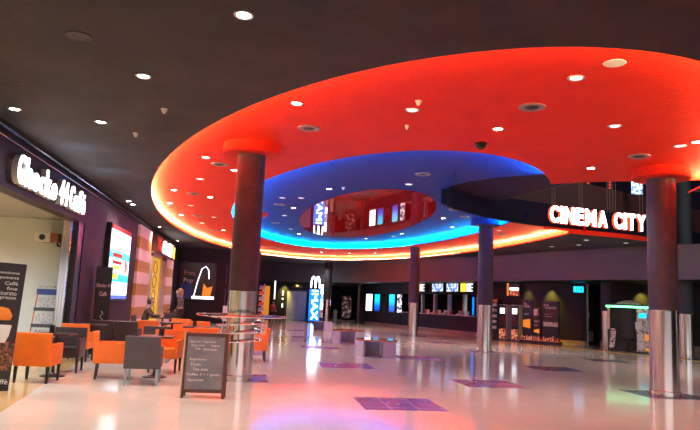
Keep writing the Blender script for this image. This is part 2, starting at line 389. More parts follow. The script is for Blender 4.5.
# ------------------------------------------------------------------ floor
Pt = [(2.31, v) for v in (10.0, 15.77, 21.6, 27.2, 33)]+[(4.81, v) for v in (12.9, 18.7, 24.4, 30.1)]+[(-.25, v) for v in (12.75, 18.5)]+[(8.0, v) for v in (11.9, 16.6, 22.1, 27.0, 32.0)]+[(11.5, 14.3), (11.5, 20), (15.96, 22.3)]
xs = sorted({-13.0, 24.0}|{round(x+s*.62, 4) for x, y in Pt for s in (-1, 1)}); ys = sorted({-14.0, 64.0}|{round(y+s*.62, 4) for x, y in Pt for s in (-1, 1)})
bm = BM(); gv = {}
for x in xs:
    for y in ys: gv[x, y] = bm.verts.new((x, y, 0))
for i in range(len(xs)-1):
    for j in range(len(ys)-1):
        f = bm.faces.new((gv[xs[i], ys[j]], gv[xs[i+1], ys[j]], gv[xs[i+1], ys[j+1]], gv[xs[i], ys[j+1]]))
        cx, cy = (xs[i]+xs[i+1])/2, (ys[j]+ys[j+1])/2
        f.material_index = 1 if any(abs(cx-a) < .62 and abs(cy-b_) < .62 for a, b_ in Pt) else 0
struct('floor', bm, ['floor', 'patch'])
bm = BM(); prism(bm, [(-13, -10), (-1.6, -10), (-2.2, 2), (-2.92, 8.6), (-3.35, 12.6), (-3.7, 16.1), (-4.2, 17), (-13, 17)], .0005, .003); struct('floor_cafe', bm, 'cafe_floor')
YS = [(10.6, 30.4), (12.55, 27.5), (13.9, 25.0), (14.8, 22.9), (15.7, 20.8), (18, 17)]
bm = BM(); strip(bm, YS, .0005, .006, .32, 1); struct('floor_yellow_band', bm, 'yellow')  # thin flat band of yellow laid on the floor
bm = BM(); box(bm, 5.6, 8.0, 47.5, 48.1, .0005, .006); struct('trim_4', bm, 'yellow')
# ------------------------------------------------------------------ walls
bm = BM(); box(bm, -4.5, -4.2, 16.75, 37.5, 0, Z1); struct('wall_left', bm, 'leftwall')
bm = BM(); box(bm, -4.5, -4.2, -14, 16.75, 3.15, Z1); struct('wall_left_fascia', bm, 'leftwall')
bm = BM(); tube(bm, [(-4.1, -14, 4.06), (-4.1, 37.2, 4.06)], .025, 8); tube(bm, [(-4.14, -14, 3.93), (-4.14, 37.2, 3.93)], .015, 6); struct('trim_5', bm, 'chrome')
bm = BM(); box(bm, -13, -4.5, 17.0, 17.2, 0, 3.3); struct('wall_cafe_back', bm, 'white_wall')
bm = BM(); box(bm, -13.2, -13, -14, 17.2, 0, 3.3); struct('wall_cafe_side', bm, 'white_wall')
bm = BM(); box(bm, -13, -4.5, -14, 17.0, 3.22, 3.35); struct('ceiling_cafe', bm, 'cafe_ceil')
bm = BM(); box(bm, -13, -4.55, 16.97, 16.999, 0, .1); struct('baseboard_cafe', bm, 'tan')
bm = BM(); box(bm, -4.48, -4.3, 15.95, 16.3, 0, 3.15); struct('door_1', bm, 'steel')
bm = BM(); box(bm, -4.46, -4.22, 16.3, 16.75, 0, 3.15); struct('trim_6', bm, 'black_plastic')
bm = BM(); box(bm, -4.2, .35, 37.5, 37.7, 0, Z1); struct('wall_back_left', bm, 'darkwall')
bm = BM(); box(bm, .15, .35, 37.7, 49.6, 0, Z1); struct('wall_recess_left', bm, 'darkwall')
bm = BM(); box(bm, .35, 5.3, 49.6, 49.8, 0, 3.2); struct('wall_elevator', bm, 'darkwall')
bm = BM(); box(bm, 5.1, 5.3, 49.8, 60, 0, 3.2); struct('wall_lobby_left', bm, 'darkwall')
bm = BM(); box(bm, 5.3, 12, 60, 60.2, 0, 3.2); struct('wall_lobby', bm, 'greywall')
# bulkhead and the soffit behind it
BK = smooth_poly([(.35, 49.2), (1.9, 48.6), (4.2, 47.3), (5.94, 45.2), (7.8, 40.5), (9.3, 36.3), (10.7, 33.4), (11.8, 31.2), (12.8, 27.9), (14.06, 24.6), (15.0, 22.8), (16.5, 20.4), (19, 17.5)], 5)
bm = BM(); strip(bm, BK, 2.87, 4.16, .15, 1); struct('wall_bulkhead', bm, 'bulk')
SF = BK+[(24, 17.5), (24, 62), (.35, 62)]
bm = BM(); planar([SF], lambda p: inside(p, SF), 2.88, bm); struct('ceiling_soffit', bm, 'darkwall')
A0, A1, A2, A3, A4, A5, A6 = (8.1, 46.9), (9.65, 41.9), (12.15, 34.1), (12.9, 31.9), (13.5, 30.5), (14.2, 29.6), (15.5, 28.9)
bm = BM(); strip(bm, [A0, A1], 0, 2.9, .2, 1); strip(bm, [(8.1, 46.9), (9.4, 60)], 0, 2.9, .2, -1); struct('wall_right_posters', bm, 'darkwall')
bm = BM(); strip(bm, [A1, A2], 0, 1.02, .3, 1); strip(bm, [A1, A2], 2.23, 2.9, .3, 1); struct('wall_ticket_counter', bm, 'darkwall')
bm = BM(); strip(bm, [A2, A3, A4, A5, A6], 0, 2.9, .2, 1); struct('wall_right', bm, 'darkwall')
bm = BM(); strip(bm, [(11.6, 43.5), (14.6, 35.3)], 0, 2.9, .2, 1); strip(bm, [A1, (11.6, 43.5)], 0, 2.9, .1, 1); strip(bm, [A2, (14.6, 35.3)], 0, 2.9, .1, 1); struct('wall_ticket_room', bm, 'darkwall')
bm = BM(); strip(bm, [A0, A1, A2, A3, A4, A5, A6], 0, .2, .03, -1); struct('baseboard_right', bm, 'tan')
# doorway beside the exit light, then wall behind the photo booth
bm = BM(); strip(bm, [(15.5, 28.95), (15.5, 31.5), (20.5, 31.5)], 0, 2.9, .15, 1); strip(bm, [(16.0, 28.5), (17.0, 27.8), (22, 25.5)], 0, 2.9, .2, 1); struct('wall_doorway', bm, 'darkwall')
bm = BM(); strip(bm, [(16.0, 28.5), (17.0, 27.8), (22, 25.5)], 0, .25, .03, -1); struct('baseboard_doorway', bm, 'tan')
bm = BM(); box(bm, 15.5, 15.56, 28.75, 28.95, 0, 2.87); struct('trim_7', bm, 'steel_flat')
bm = BM(); box(bm, 23.8, 24, 9, 30, 0, 5); box(bm, 18.9, 19.1, -14, 9, 0, Z1); struct('wall_right_far', bm, 'brown')
t = thing('swing_door', 'dark door with round porthole and steel kick plate in the doorway', 'door', (16.3, 30.6, 0), -.25)
t['kind'] = 'structure'; t.name = 'door_2'; del t['category']
bm = BM(); box(bm, -.5, .5, 0, .06, 0, 2.3); obj('leaf', bm, 'panel_brown', t)
bm = BM(); box(bm, -.48, .48, -.015, 0, .12, .62); obj('kick_plate', bm, 'steel_flat', t)
bm = BM(); tube(bm, [(.12+.17*cos(a*pi/12), -.02, 1.42+.17*sin(a*pi/12)) for a in range(24)], .025, 6, True); obj('porthole_ring', bm, 'white_plastic', t)
# ------------------------------------------------------------------ columns
COLS = [(-.18, 12.36, 4.20, 'red', 'nearest column at left, wrapped by the round chrome bar table'),
        (7.9, 11.72, 4.20, 'red', 'thick near column at right with a red cap, steel clad at the base'),
        (7.94, 31.8, 4.42, 'blue', 'column standing before the poster wall, left end of the ticket windows'),
        (8.07, 22.05, 4.42, 'blue', 'middle column in front of the ticket windows with a blue cap'),
        (5.0, 44.2, 4.22, 'red', 'far column beside the blue vertical sign'),
        (15.96, 22.33, 8.5, None, 'column at the right edge, half hidden behind the near one'),
        (15.46, 26.9, 2.9, None, 'slim steel clad column left of the photo booth'),
        (-.22, 22.3, 4.30, 'rb', 'column hidden behind the near left one, second in its row'),
        (-.22, 32.0, 4.30, 'rb', 'column hidden behind the near left one, third in its row')]
for x, y, zt, cap, lab in COLS:
    t = thing('column', 'charcoal round '+lab, 'column', (x, y, 0), 0, 'columns of the hall')
    r = .262
    bm = BM(); lathe(bm, [(0, .0), (r+.012, .0), (r+.012, .1), (r, .11), (r, 1.6), (r+.004, 1.62), (0, 1.62)], 48); obj('steel_cladding', bm, 'steel', t, smooth=True)
    bm = BM(); lathe(bm, [(0, 1.62), (r+.006, 1.62), (r+.006, zt+(.25 if cap else .06)), (0, zt+(.25 if cap else .06))], 48); obj('shaft', bm, 'col', t, smooth=True)
    if cap:
        top = Z2 if (cap != 'blue') else Z3
        bm = BM(); lathe(bm, [(0, zt), (.53, zt), (.55, zt+.02), (.55, top), (0, top)], 56)
        obj('cap', bm, 'red' if cap in ('red',) else ('blue' if cap == 'blue' else 'red'), t, smooth=True)
# ring bar table on the near left column
t = thing('ring_bar_table', 'round chrome rail bar table encircling the near left column', 'bar table', (-.18, 12.36, 0))
def circ(r, z, n=48): return [(r*cos(2*pi*i/n), r*sin(2*pi*i/n), z) for i in range(n)]
bm = BM(); lathe(bm, [(.66, 1.155), (.8, 1.15), (.82, 1.17), (.8, 1.19), (.66, 1.185), (.66, 1.155)], 64); obj('table_top', bm, 'chrome', t, smooth=True)
bm = BM(); tube(bm, [((.46-.07*k/60)*cos(-2*pi*k/26+2.6), (.46-.07*k/60)*sin(-2*pi*k/26+2.6), 1.13-.43*k/72) for k in range(73)], .018, 8); obj('spiral_rail', bm, 'chrome', t, smooth=True)
for k in range(4):
    a = k*pi/2+.5
    bm = BM(); tube(bm, [(.7*cos(a), .7*sin(a), 1.155), (.285*cos(a), .285*sin(a), 1.1)], .014, 6)
    obj('bracket', bm, 'chrome', t, smooth=True)
# ------------------------------------------------------------------ ceiling fittings
def order(lst, z): return sorted(lst, key=lambda p: px(p[0], p[1], z))
ORD = ['leftmost', 'second from the left', 'third from the left', 'fourth from the left', 'fifth from the left', 'sixth from the left', 'seventh from the left', 'eighth from the left', 'ninth from the left', 'tenth from the left', 'eleventh from the left', 'twelfth from the left', 'thirteenth from the left', 'fourteenth from the left', 'fifteenth from the left', 'sixteenth from the left', 'seventeenth from the left', 'eighteenth from the left']
PW = 215
def lampobj(x, y, z, P, name='spot', ang=125, c=(1, .93, .87), size=.05):
    l = bpy.data.lights.new(name, 'SPOT'); l.energy = P; l.spot_size = R_(ang); l.spot_blend = 1; l.color = c; l.shadow_soft_size = size
    o = bpy.data.objects.new(name, l); col.objects.link(o); o.location = (x, y, z); return o
protos = {}
def downlight(x, y, z, where, i, bright, R=.085):
    key = (bright, R)
    lab = '%s downlight in the %s, %s' % ('glaring' if bright else 'dim', where, ORD[i])
    if key not in protos:
        t = thing('downlight', lab, 'ceiling light', (x, y, z))
        bm = BM(); lathe(bm, [(R*.78, -.004), (R, -.012), (R*1.12, -.006), (R*1.14, .0), (R*.8, .0)], 24); obj('ring', bm, 'trim_metal', t, smooth=True)
        bm = BM(); lathe(bm, [(0, -.009), (R*.5, -.009), (R*.8, -.004)], 24); obj('lens', bm, 'lamp' if bright else 'lamp_dim', t)
        protos[key] = t
    else: t = copy_tree(protos[key]); t.location = (x, y, z)
    tag(t, lab, 'ceiling light', '%s downlights in the %s' % ('glaring' if bright else 'dim', where))
    if bright: lampobj(x, y, z-.05, PW*bright*(.85 if y < 8.5 else 1))
def vent(x, y, z, where, i):
    lab = 'round slotted air vent in the %s, %s of the vents' % (where, ORD[i])
    if 'vent' not in protos:
        t = thing('air_vent', lab, 'air vent', (x, y, z))
        bm = BM(); lathe(bm, [(.10, -.01), (.15, -.025), (.19, -.012), (.195, 0), (.10, 0)], 32); obj('rim', bm, 'vent', t, smooth=True)
        bm = BM(); lathe(bm, [(0, -.022), (.035, -.022), (.045, -.012), (.06, -.018), (.075, -.008), (.1, -.012)], 32); obj('core', bm, 'ventdark', t, smooth=True)
        protos['vent'] = t
    else: t = copy_tree(protos['vent']); t.location = (x, y, z)
    tag(t, lab, 'air vent', 'air vents in the '+where)
groups = [
 ('black ceiling before the cafe', Z1, [(-.25, 5.95), (-1.5, 8.02), (-2.54, 10.47), (-3.7, 10.1)], 1.0),
 ('black ceiling along the left shops', Z1, [(-3.75, 19.53), (-3.75, 20.21), (-3.83, 26.57), (-3.83, 32.84)], .9),
 ('red ceiling ring', Z2, [(-1.16, 13.76), (-.6, 14.96), (-2.36, 18.49), (-1.42, 19.41), (-2.8, 21.25), (-2.77, 24.22), (-1.44, 28.92), (3.77, 9.84), (7.15, 9.61), (6.58, 12.03), (8.9, 24.61), (.47, 9.41), (3.91, 38.6), (5.52, 38.2), (6.86, 37.0)], 1.0),
 ('blue ceiling oval', Z3, [(1.95, 18.0), (1.2, 22.25), (2.0, 30.99), (5.32, 31.3), (6.41, 28.2), (6.6, 22.44), (7.7, 24.9)], 1.0),
]
for where, z, pts, b_ in groups:
    for i, (x, y) in enumerate(order(pts, z)): downlight(x, y, z, where, i, b_)
for where, z, pts in [('red ceiling ring', Z2, [(-1.48, 16.41), (-2.17, 21.47), (-1.59, 24.29), (-2.18, 26.51), (2.19, 9.23), (3.82, 7.33), (5.4, 9.14), (7.06, 9.93), (8.9, 23.0)]),
                      ('blue ceiling oval', Z3, [(3.88, 16.46), (1.3, 19.96), (.72, 20.19), (1.0, 24.48), (1.5, 29.06), (6.3, 29.6), (7.2, 20.18)]),
                      ('black ceiling by the cinema sign', Z1, [(11.96, 22.21), (12.05, 25.2), (12.6, 24.0), (13.63, 22.39)])]:
    for i, (x, y) in enumerate(order(pts, z)): downlight(x, y, z, where, i, 0, .095)
for where, z, pts in [('red ceiling ring', Z2, [(-.9, 14.37), (-1.87, 18.92), (-2.18, 24.17), (-1.84, 29.27), (.77, 10.74), (3.8, 8.59), (6.86, 10.8), (1.06, 36.9), (9.4, 24.0)]),
                      ('blue ceiling oval', Z3, [(3.88, 15.02), (.69, 21.65), (.75, 27.0), (6.3, 20.2), (7.13, 21.63)])]:
    for i, (x, y) in enumerate(order(pts, z)): vent(x, y, z, where, i)
def det(x, y, z, lab, r=.05, cat='smoke detector', m='white_plastic', name='smoke_detector'):
    t = thing(name, lab, cat, (x, y, z))
    bm = BM(); lathe(bm, [(0, 0), (r, 0), (r, -.012), (r*.8, -.02), (0, -.02)], 24); obj('base_plate', bm, m, t, smooth=True)
    bm = BM(); lathe(bm, [(r*.7, -.02), (r*.62, -.05), (r*.3, -.068), (0, -.07)], 24); obj('sensor_dome', bm, m, t, smooth=True)
det(-1.43, 9.42, Z1, 'small white detector on the black ceiling, nearer of the two by the red rim')
det(-2.1, 11.03, Z1, 'small white detector on the black ceiling, farther of the two by the red rim')
det(2.17, 8.78, Z2, 'white smoke detector hanging on the red ceiling above a dim downlight')
det(2.31, 10.08, Z2, 'tiny pale sensor on the red ceiling below a dim downlight', .035)
det(2.3, 17.6, Z3, 'small white detector beside the glaring lamp by the red mirror panel')
t = thing('dome_camera', 'black dome security camera hanging from the red ceiling near the blue oval', 'security camera', (3.83, 10.8, Z2))
bm = BM(); lathe(bm, [(0, 0), (.11, 0), (.115, -.03), (.1, -.045), (0, -.045)], 32); obj('housing', bm, 'black_plastic', t, smooth=True)
bm = BM(); lathe(bm, [(.085, -.045), (.075, -.08), (.045, -.11), (0, -.12)], 32); obj('dome', bm, 'glass', t, smooth=True)
bm = BM(); lathe(bm, [(0, -.008), (.12, -.008), (.13, 0)], 40); tag(obj('ceiling_disc', bm, 'white_plastic', None, (4.0, 6.76, Z2)), 'flat white round speaker cover at the near edge of the red ceiling', 'speaker')
bm = BM(); lathe(bm, [(0, -.006), (.1, -.008), (.13, -.012), (.14, 0)], 40); tag(obj('ceiling_disc', bm, 'ventdark', None, (-1.98, 6.89, Z1)), 'dark round speaker grille in the black ceiling above the cafe sign', 'speaker')
t = thing('hanging_hook', 'thin dark bracket hanging from the blue ceiling', 'bracket', (4.52, 14.5, Z3))
bm = BM(); tube(bm, [(0, 0, 0), (0, 0, -.08), (.04, 0, -.14), (-.03, 0, -.2), (0, 0, -.24)], .012, 6); obj('rod', bm, 'black_plastic', t)
# ------------------------------------------------------------------ CINEMA CITY letters hanging before the fascia
t = thing('cinema_sign', 'glowing white CINEMA CITY letters hung by cables before the dark fascia', 'sign', (8.75, 19.62, 4.38), 0)
s = 'CINEMA CITY'
A_, B_ = Vector((9.25, 19.62, 0)), Vector((13.15, 20.42, 0)); base = Vector((8.75, 19.62, 0))
wid = {'C': .40, 'I': .16, 'N': .42, 'E': .36, 'M': .5, 'A': .44, ' ': .2, 'T': .38, 'Y': .42}
tot = sum(wid[c] for c in s); dirv = B_-A_; ang = math.atan2(dirv.y, dirv.x); u = 0
for c in s:
    w = wid[c]; mid = A_+dirv*((u+w/2)/tot)-base; u += w
    if c == ' ': continue
    ww = (w-.05)*dirv.length/tot
    bm = shift(text_bm(c, ww*.97, .58, .10, bold=.045), mid.x, mid.y, .24, ang); lt = obj('letter', bm, 'letter_red', t)
    bm = shift(text_bm(c, ww*.93, .55, .02, bold=.035), mid.x+sin(ang)*.062, mid.y-cos(ang)*.062, .24, ang); obj('lit_face', bm, 'sign_cine', lt)
for f in (.06, .33, .62, .68, .97):
    p = A_+dirv*f-base; bm = BM()
    for d in (-.05, .05): tube(bm, [(p.x+d, p.y+.06, .5), (p.x+d, p.y+.06, 3.6)], .005, 5)
    obj('cable_pair', bm, 'vent', t)
# ------------------------------------------------------------------ cafe fascia sign
t = thing('cafe_sign', 'glowing white cafe name letters on the dark fascia at upper left', 'sign', (-4.2, 11.5, 3.2), pi/2)
parts = [('Ghecko', 0, 2.25), ('44', 2.42, 3.05), ('Café', 3.2, 4.5)]
for sss, a, b_ in parts:
    n = len(sss); lw = (b_-a)/n
    for i, c in enumerate(sss):
        hh = .52 if c in 'Ghk4Cf' else (.47 if c == 'é' else .34)
        cz = .06+hh/2; cx = a+lw*(i+.5)
        bm = shift(text_bm(c, lw*.9, hh, .10, bold=.02), cx, -.09, cz); lt = obj('letter', bm, 'letter_side', t)
        bm = shift(text_bm(c, lw*.84, hh*.96, .02, bold=.015), cx, -.152, cz); obj('lit_face', bm, 'glow_white', lt)
# ------------------------------------------------------------------ chairs
def chair(name, label, m, legm, x, y, rz, group=None):
    """tub chair; local +y is the way it faces, origin under the middle of the seat"""
    t = thing(name, label, 'chair', (x, y, 0), rz, group)
    bm = BM(); box(bm, -.285, .285, -.045, .045, .27, .80, .022, Matrix.Translation((0, -.235, 0)) @ Matrix.Rotation(R_(5), 4, 'X')); obj('backrest', bm, m, t, smooth=True)
    bm = BM(); box(bm, -.215, .215, -.23, .27, .27, .46, .03); obj('seat', bm, m, t, smooth=True)
    for s in (-1, 1):
        bm = BM(); box(bm, min(s*.215, s*.285), max(s*.215, s*.285), -.25, .275, .27, .62, .022); obj('armrest', bm, m, t, smooth=True)
    for sx, sy in ((-1, -1), (1, -1), (1, 1), (-1, 1)):
        bm = BM(); frust(bm, sx*.25, sy*.235-(.02 if sy < 0 else 0), 0, .29, .016, .025, -sx*.0, (.02 if sy < 0 else 0)); obj('leg', bm, legm, t)
    return t
OG = chair('tub_chair', 'orange tub chair nearest the left edge, its back to us beside the coffee banner', 'orange', 'legwood', -3.40, 11.5, R_(-4))
DG = chair('tub_chair', 'charcoal grey tub chair in the foreground with silver legs, seen from behind', 'greyseat', 'legsilver', -1.74, 11.57, R_(2))
BR = chair('tub_chair', 'dark brown tub chair across the table from the leftmost orange chair', 'darkseat', 'legwood', -3.36, 12.95, R_(183))
def again(src, lab, x, y, rz):
    t = copy_tree(src); t.location = (x, y, 0); t.rotation_euler = (0, 0, R_(rz)); t['label'] = lab; return t
again(OG, 'orange tub chair behind the dark brown one, back towards us, near the black cafe banner', -3.66, 15.0, -2)
again(OG, 'orange tub chair seen from its side, just left of the foreground grey chair', -2.38, 12.22, -80)
again(OG, 'orange tub chair facing us behind the foreground grey chair, left of the chalkboard', -1.62, 13.4, 176)
again(BR, 'dark brown tub chair left of a matching pair below the shop video screen', -3.64, 17.3, 0)
again(BR, 'dark brown tub chair right of a matching pair below the shop video screen', -3.03, 17.2, -2)
again(DG, 'charcoal grey tub chair behind the orange one that faces us', -2.03, 15.3, 0)
again(OG, 'small orange tub chair in the back row, nearest the seated person', -2.72, 18.3, 5)
again(OG, 'orange tub chair in the back row, in line with the standing person', -2.1, 19.8, 170)
again(OG, 'orange tub chair farthest right in the back row, half behind the dark table', -1.4, 18.9, 0)
again(OG, 'orange tub chair just above the chalkboard, left of the steel column', -.95, 15.35, -2)
again(OG, 'lone orange tub chair right of the steel column, facing left', .12, 16.15, 92)
def table(x, y, lab, h=.74, w=.33, rz=0):
    t = thing('cafe_table', lab, 'table', (x, y, 0), rz)
    bm = BM(); box(bm, -w, w, -w, w, h-.03, h, .006); obj('tabletop', bm, 'tabletop', t)
    bm = BM(); lathe(bm, [(0, 0), (.21, 0), (.21, .012), (.06, .04), (.028, .07), (.028, h-.04), (.09, h-.03), (0, h-.03)], 28); obj('pedestal', bm, 'black_plastic', t, smooth=True)
    return t
table(-3.36, 12.22, 'dark square pedestal table between the leftmost orange chair and the brown chair', w=.29)
table(-1.68, 12.52, 'dark square pedestal table between the foreground grey chair and the orange one facing it', w=.3)
table(-3.62, 15.95, 'dark square pedestal table before the pair of dark brown chairs', w=.3)
table(-1.3, 16.4, 'dark square pedestal table standing behind the chalkboard', .76, .3)
table(-2.85, 22.1, 'dark square table at which the person in the brown jacket sits', .75, .4)
table(-2.15, 18.75, 'dark square table between two orange chairs of the back row', w=.3)
def holder(x, y, z, lab, name='napkin_holder'):
    t = thing(name, lab, 'napkin holder', (x, y, z))
    bm = BM(); box(bm, -.05, .05, -.04, .04, 0, .012); obj('base', bm, 'black_plastic', t)
    bm = BM(); box(bm, -.045, .045, -.03, -.02, .012, .13, .003); box(bm, -.045, .045, .02, .03, .012, .13, .003); obj('cheek', bm, 'black_plastic', t)
    bm = BM(); box(bm, -.04, .04, -.018, .018, .012, .115); obj('napkins', bm, 'white_plastic', t)
holder(-3.45, 12.28, .74, 'small black napkin holder on the table by the leftmost orange chair')
holder(-1.62, 12.6, .74, 'small black napkin holder on the table behind the foreground grey chair')
holder(-1.35, 16.45, .76, 'small black napkin holder on the table behind the chalkboard')
t = thing('handbag', 'black bag lying on the table in front of the seated person', 'bag', (-2.62, 22.2, .75))
bm = BM(); box(bm, -.22, .22, -.12, .12, 0, .16, .04); obj('body', bm, 'cloth_black', t, smooth=True)
bm = BM(); tube(bm, [(-.16*cos(a*pi/10), 0, .14+.13*sin(a*pi/10)) for a in range(11)], .014, 6); obj('handle', bm, 'cloth_brown', t)
# ------------------------------------------------------------------ chalkboard A-frame
t = thing('chalkboard_sign', 'standing A-frame chalkboard with chalk writing and dark red wooden frame', 'chalkboard', (-.64, 10.2, 0), R_(-2))
for side, a in (('front', R_(-7)), ('back', R_(7))):
    T = Matrix.Translation((0, (-.13 if side == 'front' else .13), 0)) @ Matrix.Rotation(a, 4, 'X')
    bm = BM()
    for x in (-.325, .275): box(bm, x, x+.05, -.015, .015, 0, .95, .004, T)
    box(bm, -.275, .275, -.015, .015, .90, .95, .004, T); box(bm, -.275, .275, -.015, .015, .08, .13, .004, T)
    fr = obj('frame', bm, 'board_wood', t)
    bm = BM(); box(bm, -.275, .275, -.006, .006, .13, .90, 0, T); obj('slate', bm, 'slate', fr)
    if side == 'front':
        bm = BM(); box(bm, -.33, -.308, -.022, .018, 0, .95, 0, T); obj('edge_strip', bm, 'lightwood', fr)
        bm = BM()
        rows = [('Apple cider', -.16, .82, .16, .035), ('Cappuccino', .04, .82, .2, .035), ('Oaty cookie', -.12, .765, .2, .03), ('Latte', .14, .77, .12, .03), ('Tea', -.12, .72, .08, .03), ('Americano', .06, .715, .2, .035), ('Espresso', -.1, .56, .24, .04), ('Tonic', -.13, .49, .16, .038), ('Tea sets', -.06, .42, .22, .04), ('Coffee 3 + 1 gratis', -.01, .34, .48, .042), ('Special', -.12, .26, .22, .04)]
        for s_, x, z, w, h in rows:
            q = text_bm(s_, w, h, .004); bmesh.ops.transform(q, matrix=T @ Matrix.Translation((x, -.0085, z)), verts=q.verts[:])
            obj('chalk_writing', q, 'chalk', fr)
# ------------------------------------------------------------------ left edge coffee banner, rack, projector, cafe banner
t = thing('coffee_banner', 'tall dark coffee banner cut by the left edge of the photo', 'banner', (-3.90, 10.32, 0), R_(14)); t.rotation_euler = (0, R_(2.2), R_(14))
bm = BM(); box(bm, -.45, .45, -.012, .012, .03, 1.87); obj('panel', bm, 'panel_brown', t)
bm = BM(); box(bm, -.45, .45, -.09, .09, 0, .035, .01); obj('base', bm, 'black_plastic', t)
bm = BM(); box(bm, -.45, .44, -.017, -.0125, .30, .72); obj('bean_print', bm, 'coffee', t)
bm = BM(); lathe(bm, [(0, .70), (.09, .70), (.13, .80), (.15, .95), (.14, .96), (0, .96)], 24); bmesh.ops.scale(bm, vec=(1, .06, 1), verts=bm.verts[:]); shift(bm, .22, -.02); obj('cup_print', bm, 'ink_white', t, smooth=True)
bm = BM(); lathe(bm, [(0, 1.02), (.14, 1.03), (.16, 1.1), (.1, 1.2), (0, 1.22)], 24); bmesh.ops.scale(bm, vec=(1, .06, 1), verts=bm.verts[:]); shift(bm, .2, -.02); obj('froth_print', bm, 'ink_orange', t, smooth=True)
bm = BM()
for i, s_ in enumerate(('passione', 'espumante', 'Caffè', 'fine', 'accurato', 'espresso')):
    obj('white_lettering', shift(text_bm(s_, .07*len(s_)*.5, .05, .004), .37-.07*len(s_)*.25, -.018, 1.72-i*.075), 'ink_white', t)
bm = shift(text_bm('NERA', .36, .11, .004, bold=.02), .14, -.02, .26); obj('orange_lettering', bm, 'ink_orange', t)
bm = shift(text_bm('caffè', .2, .07, .004), .33, -.02, .14); obj('small_lettering', bm, 'ink_white', t)
t = thing('magazine_rack', 'orange red framed magazine rack with blue header against the cafe wall', 'magazine rack', (-4.82, 16.5, 0), 0)
for s in (-1, 1):
    bm = BM(); tube(bm, [(s*.30, -.18, 0), (s*.26, .1, 1.42)], .014, 8); obj('upright', bm, 'rackred', t)
bm = BM(); box(bm, -.29, .29, .085, .11, 1.36, 1.50, .004); obj('header', bm, 'bluestrip', t)
bm = BM(); box(bm, -.27, .27, .1, .115, 1.52, 1.58, .003); obj('top_strip', bm, 'paper', t)
for z, y in ((1.0, .02), (.62, -.06), (.25, -.13)):
    bm = BM(); box(bm, -.28, .28, y-.05, y+.0, z-.02, z+.0); box(bm, -.28, .28, y-.055, y-.05, z-.02, z+.06); p = obj('shelf', bm, 'greyseat', t)
    bm = BM(); box(bm, -.2, .2, y-.03, y-.01, z, z+.30); obj('magazine', bm, 'paper', p)
t = thing('wall_projector', 'small box projector with white front mounted high on the cafe wall', 'projector', (-5.0, 16.6, 2.62), 0)
bm = BM(); box(bm, -.12, .28, -.1, .18, 0, .22, .01, Matrix.Translation((0, 0, 0))); obj('body', bm, 'speaker_brown', t)
bm = BM(); box(bm, -.26, .1, -.125, -.1, -.005, .225, .006); obj('front_plate', bm, 'white_plastic', t)
bm = BM(); lathe(bm, [(0, 0), (.065, 0), (.07, .03), (.055, .04), (0, .03)], 24); bmesh.ops.rotate(bm, verts=bm.verts[:], cent=(0, 0, 0), matrix=Matrix.Rotation(pi/2, 3, 'X')); shift(bm, -.08, -.125, .11); obj('lens', bm, 'black_plastic', t, smooth=True)
bm = BM(); tube(bm, [(.2, .1, .02), (.2, .2, -.06), (.2, .4, -.06)], .025, 8); obj('wall_bracket', bm, 'black_plastic', t)
bm = BM(); tube(bm, [(.05, .1, .22), (.03, .25, .4), (-.03, .36, .6)], .008, 6); obj('cable', bm, 'white_plastic', t)
t = thing('cafe_banner', 'narrow black upright banner with cafe name left of the video screen', 'banner', (-3.95, 18.25, 0), R_(8))
bm = BM(); box(bm, -.2, .2, -.012, .012, .04, 2.16); obj('panel', bm, 'panel_brown', t)
bm = BM(); box(bm, -.22, .22, -.1, .1, 0, .04, .01); obj('base', bm, 'black_plastic', t)
bm = BM(); tube(bm, [(-.208, -.005, .04), (-.208, -.005, 2.16)], .007, 6); obj('edge_rail', bm, 'chrome', t)
bm = shift(text_bm('Ghecko 44', .36, .10, .004, bold=.03), 0, -.016, 1.66); obj('name_lettering', bm, 'ink_white', t)
bm = shift(text_bm('Café', .19, .12, .004, bold=.03), 0, -.016, 1.44); obj('cafe_lettering', bm, 'ink_white', t)
bm = BM(); tube(bm, [(.0, -.016, .98), (.05, -.016, .92), (-.03, -.016, .84), (.05, -.016, .76), (0, -.016, .70)], .012, 6); tube(bm, [(.13*cos(a*pi/8+pi), -.016, .72+.1*sin(a*pi/8+pi)) for a in range(9)], .012, 6)
obj('steaming_cup_print', bm, 'ink_white', t)
# ------------------------------------------------------------------ video lightbox on the left wall
M['adscreen'] = ramp_emit('advert_screen', [(0, (.06, .1, .5)), (.05, (.06, .1, .5)), (.06, (.8, .92, 1)), (.24, (.75, .95, 1)), (.26, (.02, .5, .8)), (.36, (.05, .6, .85)), (.38, (.85, .95, 1)), (.58, (.8, .95, 1)), (.6, (.02, .55, .8)), (.7, (.1, .65, .9)), (.72, (.9, .97, 1)), (1, (.85, .93, 1))], 'Z', 0, 2.0, 2.2)
for e_ in [n_ for n_ in M['adscreen'].node_tree.nodes if n_.type == 'VALTORGB']: pass
t = thing('video_lightbox', 'tall bright advertising screen in white and cyan on the left wall', 'screen', (-4.2, 19.15, 1.3), pi/2)
bm = BM(); box(bm, -.06, 2.96, -.14, 0, -.06, 2.16, .01); obj('frame', bm, 'black_plastic', t)
bm = BM(); box(bm, .02, 2.88, -.155, -.141, .0, 2.0); obj('display', bm, 'adscreen', t)
bm = BM(); box(bm, .02, 2.88, -.157, -.141, 2.0, 2.12); obj('red_band', bm, 'redplastic', t)
bm = BM(); box(bm, .35, 1.7, -.16, -.156, 1.22, 1.34); box(bm, .35, 1.7, -.16, -.156, 1.02, 1.12); box(bm, 2.2, 2.4, -.16, -.156, .8, 1.25); box(bm, 2.45, 2.6, -.16, -.156, .7, 1.1); obj('red_print', bm, 'redplastic', t)
